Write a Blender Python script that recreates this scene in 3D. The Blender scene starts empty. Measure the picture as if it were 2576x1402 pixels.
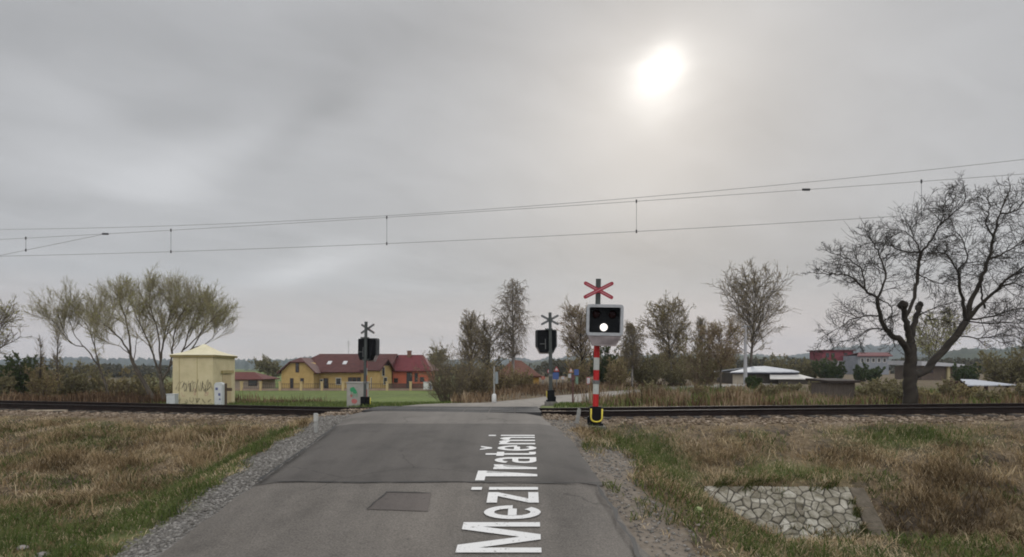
import bpy, bmesh, math, random
import numpy as np
from mathutils import Vector, Matrix
R = random.Random(7)
NR = np.random.RandomState(11)
col = bpy.context.scene.collection
F, CX, HY, CAMZ = 1535.0, 1288.0, 925.0, 2.5      # photograph measures: focal length and horizon in 2576-px units


def P(px, py, Y):
    return ((px - CX) / F * Y, Y, CAMZ - (py - HY) / F * Y)


# ------------------------------------------------------------------ objects
def tag(o, label=None, cat=None, group=None, kind=None):
    if label: o['label'] = label
    if cat: o['category'] = cat
    if group: o['group'] = group
    if kind: o['kind'] = kind
    return o


def thing(name, label, cat, loc=(0, 0, 0), rz=0, group=None):
    o = bpy.data.objects.new(name, None)
    col.objects.link(o)
    o.location = loc
    o.rotation_euler = (0, 0, rz)
    o.empty_display_size = .2
    return tag(o, label, cat, group)


def link_mesh(name, me, mats, parent=None):
    for m in (mats if isinstance(mats, (list, tuple)) else [mats]):
        me.materials.append(m)
    o = bpy.data.objects.new(name, me)
    col.objects.link(o)
    if parent: o.parent = parent
    return o


def kids(o):
    return [c for c in bpy.data.objects if c.parent == o]


def copy_tree(o, parent=None):
    c = o.copy()
    col.objects.link(c)
    if parent: c.parent = parent
    for ch in kids(o): copy_tree(ch, c)
    return c


class MB:
    def __init__(s):
        s.v, s.f, s.m = [], [], []

    def poly(s, pts, mi=0):
        b = len(s.v)
        s.v += [tuple(p) for p in pts]
        s.f.append(tuple(range(b, b + len(pts))))
        s.m.append(mi)

    def faces(s, vs, fs, mi=0):
        b = len(s.v)
        s.v += [tuple(p) for p in vs]
        for f in fs:
            s.f.append(tuple(b + i for i in f))
            s.m.append(mi)

    def prism(s, pts, vec, mi=0, mside=None, mend=None):
        """closed solid: polygon pts swept along vec"""
        n = len(pts)
        a = [Vector(p) for p in pts]
        nrm = Vector((0, 0, 0))
        for i in range(n): nrm += a[i].cross(a[(i + 1) % n])
        vec = Vector(vec)
        if nrm.dot(vec) > 0: a.reverse()
        b = len(s.v)
        s.v += [tuple(p) for p in a] + [tuple(p + vec) for p in a]
        s.f.append(tuple(range(b, b + n))); s.m.append(mi)
        s.f.append(tuple(range(b + 2 * n - 1, b + n - 1, -1))); s.m.append(mi if mend is None else mend)
        for i in range(n):
            j = (i + 1) % n
            s.f.append((b + i, b + n + i, b + n + j, b + j)); s.m.append(mi if mside is None else mside)

    def slab(s, pts, t, mi=0):
        a = [Vector(p) for p in pts]
        nrm = Vector((0, 0, 0))
        for i in range(len(a)): nrm += a[i].cross(a[(i + 1) % len(a)])
        nrm.normalize()
        if nrm.z < 0: nrm = -nrm
        s.prism(a, -nrm * t, mi)

    def box(s, x0, x1, y0, y1, z0, z1, mi=0):
        s.prism([(x0, y0, z0), (x1, y0, z0), (x1, y1, z0), (x0, y1, z0)], (0, 0, z1 - z0), mi)

    def tube(s, pts, rad, n=8, mi=0, cap=True, bands=None):
        pts = [Vector(p) for p in pts]
        if not isinstance(rad, (list, tuple)): rad = [rad] * len(pts)
        b = len(s.v)
        ref = None
        for i, p in enumerate(pts):
            d = (pts[min(i + 1, len(pts) - 1)] - pts[max(i - 1, 0)])
            if d.length < 1e-9: d = Vector((0, 0, 1))
            d.normalize()
            if ref is None:
                ref = d.orthogonal().normalized()
            ref = (ref - d * ref.dot(d))
            if ref.length < 1e-6: ref = d.orthogonal()
            ref.normalize()
            w = d.cross(ref)
            for k in range(n):
                t = 2 * math.pi * k / n
                s.v.append(tuple(p + (ref * math.cos(t) + w * math.sin(t)) * rad[i]))
        for i in range(len(pts) - 1):
            for k in range(n):
                s.f.append((b + i * n + k, b + i * n + (k + 1) % n, b + (i + 1) * n + (k + 1) % n, b + (i + 1) * n + k))
                s.m.append(bands[i] if bands else mi)
        if cap:
            s.f.append(tuple(b + k for k in range(n - 1, -1, -1))); s.m.append(bands[0] if bands else mi)
            s.f.append(tuple(b + (len(pts) - 1) * n + k for k in range(n))); s.m.append(bands[-1] if bands else mi)

    def build(s, name, mats, parent=None, smooth=False, bevel=0):
        me = bpy.data.meshes.new(name)
        me.from_pydata(s.v, [], s.f)
        me.polygons.foreach_set('material_index', s.m)
        if smooth: me.polygons.foreach_set('use_smooth', [True] * len(s.f))
        me.update()
        o = link_mesh(name, me, mats, parent)
        if bevel:
            md = o.modifiers.new('bevel', 'BEVEL')
            md.width = bevel; md.segments = 2; md.limit_method = 'ANGLE'
        return o


def np_mesh(name, verts, quads=None, tris=None, var=None, smooth=False, mi=None):
    me = bpy.data.meshes.new(name)
    verts = np.asarray(verts, dtype=np.float32)
    me.vertices.add(len(verts))
    me.vertices.foreach_set('co', verts.ravel())
    loops, starts, k = [], [], 0
    for arr, n in ((quads, 4), (tris, 3)):
        if arr is None or len(arr) == 0: continue
        arr = np.asarray(arr, dtype=np.int32)
        loops.append(arr.ravel())
        starts.append(k + np.arange(len(arr)) * n)
        k += arr.size
    loops = np.concatenate(loops); starts = np.concatenate(starts)
    me.loops.add(len(loops)); me.loops.foreach_set('vertex_index', loops)
    me.polygons.add(len(starts)); me.polygons.foreach_set('loop_start', starts.astype(np.int32))
    if mi is not None: me.polygons.foreach_set('material_index', np.asarray(mi, dtype=np.int32))
    if smooth: me.polygons.foreach_set('use_smooth', np.ones(len(starts), dtype=bool))
    me.update(calc_edges=True)
    if var is not None:
        a = me.color_attributes.new('var', 'FLOAT_COLOR', 'POINT')
        var = np.asarray(var, dtype=np.float32)
        if var.ndim == 1: var = np.stack([var, var, var, np.ones_like(var)], 1)
        a.data.foreach_set('color', var.ravel())
    return me


# ------------------------------------------------------------------ noise in numpy
def vnoise(x, y, seed=0):
    x = np.asarray(x, float); y = np.asarray(y, float)
    xi = np.floor(x).astype(np.int64); yi = np.floor(y).astype(np.int64)
    fx = x - xi; fy = y - yi
    fx = fx * fx * (3 - 2 * fx); fy = fy * fy * (3 - 2 * fy)

    def h(a, b):
        n = (a * 374761393 + b * 668265263 + seed * 974711) & 0x7fffffff
        n = ((n ^ (n >> 13)) * 1274126177) & 0x7fffffff
        return ((n ^ (n >> 16)) & 0xffff) / 65535.0
    return (h(xi, yi) * (1 - fx) * (1 - fy) + h(xi + 1, yi) * fx * (1 - fy) + h(xi, yi + 1) * (1 - fx) * fy + h(xi + 1, yi + 1) * fx * fy)


def fbm(x, y, seed=0, oct=4):
    t, a, s = 0, .5, 0
    for i in range(oct):
        t = t + a * vnoise(np.asarray(x) * 2 ** i, np.asarray(y) * 2 ** i, seed + i); s += a; a *= .5
    return t / s


def sstep(a, b, x):
    t = np.clip((np.asarray(x, float) - a) / (b - a), 0, 1)
    return t * t * (3 - 2 * t)


# ------------------------------------------------------------------ materials
def nodes_of(m):
    m.use_nodes = True
    return m.node_tree.nodes, m.node_tree.links, m.node_tree.nodes['Principled BSDF']


def pmat(name, c1, c2=None, scale=6.0, rough=.85, bump=0.0, bscale=None, spec=.3, metal=0.0, c3=None, detail=6, stretch=None, lo=.35, hi=.65, coord='Object'):
    m = bpy.data.materials.new(name)
    n, l, b = nodes_of(m)
    b.inputs['Roughness'].default_value = rough
    b.inputs['Specular IOR Level'].default_value = spec
    b.inputs['Metallic'].default_value = metal
    b.inputs['Base Color'].default_value = (*c1, 1)
    if c2 is None and not bump: return m
    tc = n.new('ShaderNodeTexCoord')
    src = tc.outputs[coord]
    if stretch:
        mp = n.new('ShaderNodeMapping'); mp.inputs['Scale'].default_value = stretch
        l.new(src, mp.inputs['Vector']); src = mp.outputs['Vector']
    if c2 is not None:
        t = n.new('ShaderNodeTexNoise'); t.inputs['Scale'].default_value = scale; t.inputs['Detail'].default_value = detail
        t.inputs['Roughness'].default_value = .62
        l.new(src, t.inputs['Vector'])
        r = n.new('ShaderNodeValToRGB')
        r.color_ramp.elements[0].position = lo; r.color_ramp.elements[0].color = (*c1, 1)
        r.color_ramp.elements[1].position = hi; r.color_ramp.elements[1].color = (*c2, 1)
        if c3:
            e = r.color_ramp.elements.new((lo + hi) / 2); e.color = (*c3, 1)
        l.new(t.outputs['Fac'], r.inputs['Fac'])
        l.new(r.outputs['Color'], b.inputs['Base Color'])
    if bump:
        t2 = n.new('ShaderNodeTexNoise'); t2.inputs['Scale'].default_value = bscale or scale * 3; t2.inputs['Detail'].default_value = 5
        l.new(src, t2.inputs['Vector'])
        bp = n.new('ShaderNodeBump'); bp.inputs['Strength'].default_value = bump; bp.inputs['Distance'].default_value = .02
        l.new(t2.outputs['Fac'], bp.inputs['Height']); l.new(bp.outputs['Normal'], b.inputs['Normal'])
    return m


def varmat(name, cols, rough=.9, spec=.15, translucent=0.0):
    """colour picked per leaf / blade / stone from the mesh attribute 'var'"""
    m = bpy.data.materials.new(name)
    n, l, b = nodes_of(m)
    b.inputs['Roughness'].default_value = rough
    b.inputs['Specular IOR Level'].default_value = spec
    a = n.new('ShaderNodeAttribute'); a.attribute_name = 'var'
    r = n.new('ShaderNodeValToRGB')
    el = r.color_ramp.elements
    el[0].position = 0; el[0].color = (*cols[0], 1)
    el[1].position = 1; el[1].color = (*cols[-1], 1)
    for i, c in enumerate(cols[1:-1]):
        e = el.new((i + 1) / (len(cols) - 1)); e.color = (*c, 1)
    l.new(a.outputs['Fac'], r.inputs['Fac'])
    l.new(r.outputs['Color'], b.inputs['Base Color'])
    if translucent:
        tr = n.new('ShaderNodeBsdfTranslucent')
        l.new(r.outputs['Color'], tr.inputs['Color'])
        mx = n.new('ShaderNodeMixShader'); mx.inputs[0].default_value = translucent
        l.new(b.outputs[0], mx.inputs[1]); l.new(tr.outputs[0], mx.inputs[2])
        l.new(mx.outputs[0], n['Material Output'].inputs['Surface'])
    return m


# ------------------------------------------------------------------ camera, light, sky
scene = bpy.context.scene
cam = bpy.data.cameras.new('camera')
cam.sensor_width = 36
cam.lens = 36 * F / 2576
cam.shift_y = (HY - 701) / 2576
cam.clip_start = .1
cam.clip_end = 12000
camo = bpy.data.objects.new('camera', cam)
col.objects.link(camo)
camo.location = (0, 0, CAMZ)
camo.rotation_euler = (math.radians(90), 0, 0)
scene.camera = camo
scene.view_settings.view_transform = 'Standard'
scene.view_settings.look = 'None'
scene.view_settings.exposure = 0
scene.view_settings.gamma = 1
scene.cycles.filter_width = 1.9
scene.cycles.volume_bounces = 1

sundir = Vector(((1660 - CX) / F, 1.0, (HY - 190) / F)).normalized()
sun = bpy.data.lights.new('sun', 'SUN')
sun.energy = 1.2
sun.angle = math.radians(12)
sun.color = (1, .95, .88)
suno = bpy.data.objects.new('sun', sun)
col.objects.link(suno)
suno.rotation_euler = (-sundir).to_track_quat('-Z', 'Y').to_euler()
suno.location = (0, 0, 60)


def build_world():
    w = bpy.data.worlds.new('World')
    scene.world = w
    w.use_nodes = True
    nt = w.node_tree; n = nt.nodes; l = nt.links
    bg = n['Background']

    def V(x):
        return x

    def M(op, a, b=None, c=None, clamp=False):
        k = n.new('ShaderNodeMath'); k.operation = op; k.use_clamp = clamp
        for i, x in enumerate((a, b, c)):
            if x is None: continue
            if isinstance(x, (int, float)): k.inputs[i].default_value = x
            else: l.new(x, k.inputs[i])
        return k.outputs[0]
    tc = n.new('ShaderNodeTexCoord')
    sp = n.new('ShaderNodeSeparateXYZ'); l.new(tc.outputs['Generated'], sp.inputs[0])
    x, y, z = sp.outputs
    zc = M('MAXIMUM', z, 0.0)
    den = M('ADD', zc, .16)
    u = M('DIVIDE', x, den); v = M('DIVIDE', y, den)

    def noise(a, b, scale, detail=5, dist=0.0, rough=.55):
        cb = n.new('ShaderNodeCombineXYZ')
        l.new(a, cb.inputs[0]); l.new(b, cb.inputs[1])
        t = n.new('ShaderNodeTexNoise'); t.inputs['Scale'].default_value = scale
        t.inputs['Detail'].default_value = detail; t.inputs['Distortion'].default_value = dist
        t.inputs['Roughness'].default_value = rough
        l.new(cb.outputs[0], t.inputs['Vector'])
        return t.outputs['Fac']
    # streaks run from the lower left to the upper right of the cloud sheet
    ur = M('ADD', M('MULTIPLY', u, .8), M('MULTIPLY', v, .6))
    vr = M('ADD', M('MULTIPLY', u, -.6), M('MULTIPLY', v, .8))
    n1 = noise(M('MULTIPLY', ur, .45), vr, .9, 5, .5)
    n2 = noise(ur, M('MULTIPLY', vr, 1.6), 3.0, 6, .7)
    n3 = noise(M('MULTIPLY', x, 1.0), M('MULTIPLY', z, 3.0), 3.0, 4, .6)
    br = M('ADD', .482, M('MULTIPLY', M('SUBTRACT', n1, .5), .20))
    br = M('ADD', br, M('MULTIPLY', M('SUBTRACT', n2, .5), .10))
    ys = M('MAXIMUM', y, .05)
    wob = M('MULTIPLY', M('SUBTRACT', n3, .5), .06)
    a = M('ADD', M('DIVIDE', x, ys), wob)
    b = M('SUBTRACT', M('DIVIDE', z, ys), wob)
    front = M('GREATER_THAN', y, .05)

    def blob(px, py, sp_, sq, ang, amp, power=1.0):
        ac, bc = (px - CX) / F, (HY - py) / F
        ca, sa = math.cos(math.radians(ang)), math.sin(math.radians(ang))
        da = M('SUBTRACT', a, ac); db = M('SUBTRACT', b, bc)
        p = M('DIVIDE', M('ADD', M('MULTIPLY', da, ca), M('MULTIPLY', db, sa)), sp_)
        q = M('DIVIDE', M('SUBTRACT', M('MULTIPLY', db, ca), M('MULTIPLY', da, sa)), sq)
        r2 = M('ADD', M('MULTIPLY', p, p), M('MULTIPLY', q, q))
        if power != 1.0: r2 = M('POWER', r2, power)
        return M('MULTIPLY', M('MULTIPLY', M('POWER', 2.71828, M('MULTIPLY', r2, -1.0)), amp), front)
    for args in ((735, 345, .12, .036, 42, -.06), (850, 262, .06, .035, 30, -.03), (560, 300, .07, .04, 10, -.04), (390, 300, .08, .035, 10, -.035),
                 (300, 440, .16, .05, -12, .10), (520, 400, .14, .05, 20, .08), (160, 250, .12, .03, -22, .04), (740, 680, .10, .025, 15, .11),
                 (860, 640, .08, .03, 10, .05), (150, 520, .16, .02, 3, -.03), (200, 60, .3, .1, -10, -.085), (1000, 90, .25, .08, 10, -.07),
                 (2000, 650, .4, .08, 5, -.03), (1500, 640, .25, .05, 5, -.055), (2350, 250, .35, .2, 15, .02), (600, 610, .25, .03, 4, -.02), (1900, 330, .12, .08, 20, -.03)):
        br = M('ADD', br, blob(*args))
    halo = M('ADD', blob(1700, 170, .34, .11, 32, .07), blob(1655, 190, .085, .065, 40, .14))
    halo = M('ADD', halo, blob(1600, 420, .22, .13, 60, .06))
    core = M('ADD', blob(1664, 162, .043, .032, 50, .36, 1.1), blob(1640, 205, .054, .045, 58, .19, 1.0))
    halo = M('ADD', halo, core)
    zen = n.new('ShaderNodeMapRange'); zen.interpolation_type = 'SMOOTHSTEP'
    zen.inputs['From Min'].default_value = .56; zen.inputs['From Max'].default_value = .95
    zen.inputs['To Min'].default_value = 0; zen.inputs['To Max'].default_value = .35
    l.new(z, zen.inputs['Value'])
    br = M('ADD', br, zen.outputs[0])
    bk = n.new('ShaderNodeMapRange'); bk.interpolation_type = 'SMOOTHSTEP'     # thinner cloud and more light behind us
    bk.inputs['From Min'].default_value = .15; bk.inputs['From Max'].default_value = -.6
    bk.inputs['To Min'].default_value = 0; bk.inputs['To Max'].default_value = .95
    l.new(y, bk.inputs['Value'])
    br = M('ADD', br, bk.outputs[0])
    # grey cloud colour, warm by the sun, pinkish low down
    hz = n.new('ShaderNodeMapRange'); hz.inputs['From Min'].default_value = .13; hz.inputs['From Max'].default_value = .0
    l.new(z, hz.inputs['Value'])
    mixc = n.new('ShaderNodeMix'); mixc.data_type = 'RGBA'
    mixc.inputs[6].default_value = (.984, .995, 1.025, 1); mixc.inputs[7].default_value = (1.17, 1.0, .92, 1)
    l.new(hz.outputs[0], mixc.inputs[0])
    sc = n.new('ShaderNodeVectorMath'); sc.operation = 'SCALE'
    l.new(mixc.outputs[2], sc.inputs[0]); l.new(br, sc.inputs['Scale'])
    br = M('ADD', br, M('MULTIPLY', hz.outputs[0], .07)); l.new(br, sc.inputs['Scale'])
    hs = n.new('ShaderNodeVectorMath'); hs.operation = 'SCALE'
    hs.inputs[0].default_value = (1.03, 1.0, .94); l.new(halo, hs.inputs['Scale'])
    ad = n.new('ShaderNodeVectorMath'); ad.operation = 'ADD'
    l.new(sc.outputs[0], ad.inputs[0]); l.new(hs.outputs[0], ad.inputs[1])
    up = n.new('ShaderNodeVectorMath'); up.operation = 'SCALE'; up.inputs['Scale'].default_value = 10.0
    l.new(ad.outputs[0], up.inputs[0])
    sky = n.new('ShaderNodeTexSky'); sky.sky_type = 'NISHITA'; sky.sun_disc = False
    sky.sun_elevation = math.asin(sundir.z); sky.sun_rotation = math.atan2(sundir.x, sundir.y)
    sky.air_density = 1.5; sky.dust_density = 4
    mx = n.new('ShaderNodeMix'); mx.data_type = 'RGBA'; mx.inputs[0].default_value = .97
    l.new(sky.outputs[0], mx.inputs[6]); l.new(up.outputs[0], mx.inputs[7])
    l.new(mx.outputs[2], bg.inputs['Color'])
    bg.inputs['Strength'].default_value = .1


build_world()

# ------------------------------------------------------------------ terrain
ZR = np.array([(-5, 0), (0, 0), (4, .08), (7.4, .2), (10.2, .573), (14.2, .88), (16, 1.0), (18, 1.11), (19, 1.135), (20.6, 1.13), (24, 1.04), (27, .9), (33, .58), (39, .45), (50, .4), (60, .4), (75, .45), (90, .5)])
XL = np.array([(-5, -4.38), (7.0, -4.43), (10.2, -4.3), (14.2, -4.46), (18, -4.8), (21, -4.65), (26, -3.6), (30, -2.6), (36, -.8), (44, 2.5), (55, 9.5), (60, 13), (68, 18.9), (75, 26), (90, 45)])
XR = np.array([(-5, 1.85), (7.0, 1.78), (8.6, 1.6), (10.15, 1.45), (14.2, 1.31), (18, .82), (21, .95), (26, 1.25), (30, 1.9), (33, 2.8), (39, 4.8), (45, 6.8), (52, 10.3), (60, 16.5), (68, 24), (75, 32), (90, 52)])
ZT = np.array([(-80, 1.35), (-40, 1.3), (-19, 1.21), (-5.6, 1.11), (1.4, 1.17), (7, 1.3), (14, 1.45), (25, 1.6), (70, 1.9)])
_yy = np.linspace(-5, 90, 951)


def _sm(K, w=9):
    v = np.interp(_yy, K[:, 0], K[:, 1])
    return np.convolve(np.pad(v, w // 2, 'edge'), np.ones(w) / w, 'valid')


_zr, _xl, _xr = _sm(ZR), _sm(XL), _sm(XR)
zr = lambda Y: np.interp(Y, _yy, _zr)
xl = lambda Y: np.interp(Y, _yy, _xl)
xr = lambda Y: np.interp(Y, _yy, _xr)
ztrk = lambda X: np.interp(X, ZT[:, 0], ZT[:, 1])
ytrk = lambda X: 19.6 - .175 * np.asarray(X, float)
KN_L = np.array([(-60, -.2), (-14, -.15), (-10, -.1), (-8, -.02), (-5.5, .28), (-3.6, .68), (-2.3, .9), (-1.5, .965), (-.9, .95), (.9, .95), (1.5, .97), (2.4, .9), (4.5, .72), (9, .58), (14, .45)])
KN_R = np.array([(-60, -.4), (-14, -.35), (-9.5, -.2), (-7, -.06), (-5, .25), (-3.4, .68), (-2.3, .9), (-1.5, .965), (-.9, .95), (.9, .95), (1.5, .97), (2.4, .93), (4.5, .85), (9, .65), (14, .5)])


def sdist(X, Y):
    return (Y - ytrk(X)) * .985


def gz(X, Y, bump=True):
    X = np.asarray(X, float); Y = np.asarray(Y, float)
    s = sdist(X, Y)
    wl = sstep(2, -3, X)
    zn = np.interp(s, KN_L[:, 0], KN_L[:, 1]) * wl + np.interp(s, KN_R[:, 0], KN_R[:, 1]) * (1 - wl)
    zn = zn + (ztrk(X) - 1.2) * np.exp(-(s / 8.0) ** 2)
    zf = -.9 + 1.3 * sstep(-9, 1, X - .25 * np.maximum(Y - 40, 0) * 0)
    zn = zn + (zf - .45) * sstep(12, 30, s) + 0 * X
    # ditch in front of the stone pitching
    zn = zn - .62 * np.exp(-((Y - 10.75) / .72) ** 2) * sstep(2.9, 4.0, X) * (1 - .35 * sstep(9, 14, X))
    zn = zn + .08 * sstep(9.6, 8.8, Y) * sstep(2.9, 4.0, X)
    # cut for the stone pitching
    low = np.interp(Y, [8.6, 9.6, 10.5, 11.15, 12.2, 12.45, 12.9], [9, -.3, -.8, -.82, -.02, .1, 9])
    mk = sstep(3.2, 3.7, X) * sstep(7.9, 7.2, X)
    zn = np.where(mk > 0, zn * (1 - mk) + np.minimum(zn, low) * mk, zn)
    # hollow in the dry bank on the other side
    zn = zn - .18 * np.exp(-((Y - 13.2) / 1.3) ** 2 - ((X + 9.0) / 2.2) ** 2)
    if bump:
        rough = sstep(2.0, 3.5, np.abs(s))
        zn = zn + rough * (fbm(X * .7, Y * .7, 3) - .5) * .22 * sstep(60, 20, Y)
        zn = zn + (fbm(X * .012 + 7, Y * .012, 9) - .5) * 3.0 * sstep(160, 500, Y)
    dxe = np.maximum(xl(Y) - X, X - xr(Y))
    zroad = zr(Y)
    zs = zroad - .06 - np.maximum(0, dxe - 1.15) * .5 - .03 * np.clip(dxe, 0, 1.15)
    near = np.maximum(zn, zs)
    inside = dxe < .25
    near = np.where(dxe < .9, np.where(inside, zroad - .06, near), near)
    far = (zroad - .06) * (1 - sstep(.2, 5, dxe)) + zn * sstep(.2, 5, dxe)
    k = sstep(20.5, 23.5, Y)
    z = near * (1 - k) + far * k
    return np.where(Y > 88, zn, z)


def gz1(x, y): return float(gz(np.array([x]), np.array([y]))[0])


def axis(parts):
    out = []
    for a, b, st in parts:
        out += list(np.arange(a, b, st))
    out.append(parts[-1][1])
    return np.array(out)


gx = axis([(-3000, -400, 200), (-400, -80, 20), (-80, -24, 2), (-24, 18, .2), (18, 60, 1.5), (60, 400, 20), (400, 3000, 200)])
gy = axis([(-200, -10, 20), (-10, 5, 1), (5, 26, .17), (26, 60, .6), (60, 140, 3), (140, 600, 20), (600, 3000, 100)])
GX, GY = np.meshgrid(gx, gy)
GZ = gz(GX, GY)
nx, ny = len(gx), len(gy)
idx = np.arange(nx * ny).reshape(ny, nx)
quads = np.stack([idx[:-1, :-1], idx[:-1, 1:], idx[1:, 1:], idx[1:, :-1]], -1).reshape(-1, 4)
S_ = sdist(GX, GY)
DXE = np.maximum(xl(GY) - GX, GX - xr(GY))
nz = fbm(GX * 1.3, GY * 1.3, 21)
nz2 = fbm(GX * .5, GY * .5, 33)
wid = .56 + .3 * sstep(9, 13.5, GY) + .15 * sstep(0, 3, GX) + (nz - .5) * .6
gravel = sstep(wid + .12, wid - .12, DXE) * (GY < 24) * (S_ < 3)
gravel = np.maximum(gravel, sstep(.5, .2, DXE) * (GY >= 24) * .7)
ball = sstep(2.5, 1.7, np.abs(S_) + (nz - .5) * 1.2)


def green_f(X, Y, nzv, nz2v):
    s = sdist(X, Y)
    d = np.maximum(xl(Y) - X, X - xr(Y))
    g = np.zeros_like(X)
    L = X < 0
    g = np.maximum(g, L * (s < -2.5) * sstep(2.4 + nzv * 1.4, 1.7, d) * sstep(16.5, 13.5, Y))          # strip beside the gravel
    g = np.maximum(g, L * (s < -2.5) * sstep(13.0, 10.6, Y + (nzv - .5) * 6 + np.maximum(0, d - 2) * .1) * (.55 + .4 * sstep(10.5, 9, Y)))
    g = np.maximum(g, L * (s < -2.5) * sstep(.75, .25, np.abs(d - 1.7)) * .8 * (Y < 17.5))
    g = np.maximum(g, (~L) * np.exp(-((X - 3.15) / .8) ** 2 - ((Y - 13.9) / 1.7) ** 2) * 1.5)
    g = np.maximum(g, (~L) * np.exp(-((X - 5.9) / 1.3) ** 2 - ((Y - 13.1) / .5) ** 2) * 1.0)
    g = np.maximum(g, (~L) * np.exp(-((X - 9.6) / 1.3) ** 2 - ((Y - 14.6) / .7) ** 2) * .9)
    g = np.maximum(g, (~L) * sstep(9.7, 8.6, Y + (nzv - .5) * 2.5) * sstep(1.35, 1.9, d) * .55)
    g = np.maximum(g, (s > 2.6) * sstep(0, -2.5, X + .085 * Y - 1.0 + (nzv - .5) * 2) * (X < xl(Y) - .2) * .95 * (Y > 22) * sstep(-.63, -.52, X / np.maximum(Y, 1)))
    g = np.maximum(g, (s > 2.2) * (d < 3.0) * (X > 0) * (Y < 31) * .8)
    return np.clip(g, 0, 1)


green = green_f(GX, GY, nz, nz2)
attr = np.stack([gravel, green * (.55 + .45 * sstep(-3, 3, S_)), ball, np.ones_like(green)], -1).reshape(-1, 4)
gme = np_mesh('ground', np.stack([GX, GY, GZ], -1).reshape(-1, 3), quads=quads, var=attr, smooth=True)


def ground_mat():
    m = bpy.data.materials.new('ground')
    n, l, b = nodes_of(m)
    b.inputs['Roughness'].default_value = .95
    b.inputs['Specular IOR Level'].default_value = .1
    at = n.new('ShaderNodeAttribute'); at.attribute_name = 'var'
    sp = n.new('ShaderNodeSeparateColor'); l.new(at.outputs['Color'], sp.inputs[0])
    tc = n.new('ShaderNodeTexCoord')

    def noise(scale, detail=6, rough=.6):
        t = n.new('ShaderNodeTexNoise'); t.inputs['Scale'].default_value = scale; t.inputs['Detail'].default_value = detail
        t.inputs['Roughness'].default_value = rough
        l.new(tc.outputs['Object'], t.inputs['Vector']); return t.outputs['Fac']

    def ramp(f, stops):
        r = n.new('ShaderNodeValToRGB')
        e = r.color_ramp.elements
        e[0].position, e[0].color = stops[0][0], (*stops[0][1], 1)
        e[1].position, e[1].color = stops[-1][0], (*stops[-1][1], 1)
        for p_, c_ in stops[1:-1]:
            k = e.new(p_); k.color = (*c_, 1)
        l.new(f, r.inputs['Fac']); return r.outputs['Color']

    def mix(f, a, c):
        k = n.new('ShaderNodeMix'); k.data_type = 'RGBA'
        l.new(f, k.inputs[0]); l.new(a, k.inputs[6]); l.new(c, k.inputs[7]); return k.outputs[2]
    nA, nB, nC = noise(1.2), noise(9), noise(.06, 4)
    nD = noise(1.7, 7, .65); nE = noise(.7, 6, .65)
    dry = ramp(nB, [(.3, (.075, .056, .035)), (.5, (.15, .112, .07)), (.7, (.22, .168, .11))])
    grn = ramp(nA, [(.3, (.09, .125, .04)), (.5, (.125, .16, .052)), (.7, (.165, .185, .075))])
    grn2 = ramp(nC, [(.35, (.8, .8, .8)), (.65, (1.1, 1.15, .95))])
    mm = n.new('ShaderNodeMix'); mm.data_type = 'RGBA'; mm.blend_type = 'MULTIPLY'; mm.inputs[0].default_value = 1
    l.new(grn, mm.inputs[6]); l.new(grn2, mm.inputs[7]); grn = mm.outputs[2]
    vor = n.new('ShaderNodeTexVoronoi'); vor.inputs['Scale'].default_value = 24
    l.new(tc.outputs['Object'], vor.inputs['Vector'])
    grv = ramp(vor.outputs['Color'], [(.0, (.085, .08, .073)), (.5, (.165, .156, .144)), (1., (.27, .258, .24))])
    vor2 = n.new('ShaderNodeTexVoronoi'); vor2.inputs['Scale'].default_value = 16
    l.new(tc.outputs['Object'], vor2.inputs['Vector'])
    bal = ramp(vor2.outputs['Color'], [(.0, (.085, .062, .043)), (.5, (.185, .14, .098)), (1., (.29, .235, .175))])
    olive = ramp(nB, [(.3, (.055, .056, .025)), (.5, (.095, .094, .042)), (.7, (.145, .135, .07))])
    bare = ramp(nB, [(.3, (.035, .027, .019)), (.5, (.07, .055, .041)), (.7, (.11, .09, .07))])
    k1 = ramp(nD, [(.48, (0, 0, 0)), (.6, (1, 1, 1))]); k2 = ramp(nE, [(.52, (0, 0, 0)), (.64, (1, 1, 1))])
    dry = mix(k2, dry, olive); dry = mix(k1, dry, bare)
    c = mix(sp.outputs[1], dry, grn)
    c = mix(sp.outputs[2], c, bal)
    sx = n.new('ShaderNodeSeparateXYZ'); l.new(tc.outputs['Object'], sx.inputs[0])
    mr = n.new('ShaderNodeMapRange'); mr.inputs['From Min'].default_value = -.5; mr.inputs['From Max'].default_value = .5
    l.new(sx.outputs[0], mr.inputs['Value'])
    dirt = ramp(noise(7, 8, .7), [(.3, (.12, .1, .078)), (.5, (.18, .152, .122)), (.7, (.235, .203, .168))])
    grv = mix(mr.outputs[0], grv, dirt)
    c = mix(sp.outputs[0], c, grv)
    l.new(c, b.inputs['Base Color'])
    bp = n.new('ShaderNodeBump'); bp.inputs['Strength'].default_value = .7; bp.inputs['Distance'].default_value = .04
    l.new(nB, bp.inputs['Height']); l.new(bp.outputs['Normal'], b.inputs['Normal'])
    return m


ground = link_mesh('ground', gme, ground_mat())
tag(ground, kind='structure')
ground['label'] = 'ground with grassy banks, gravel verges and a green field'

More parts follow.
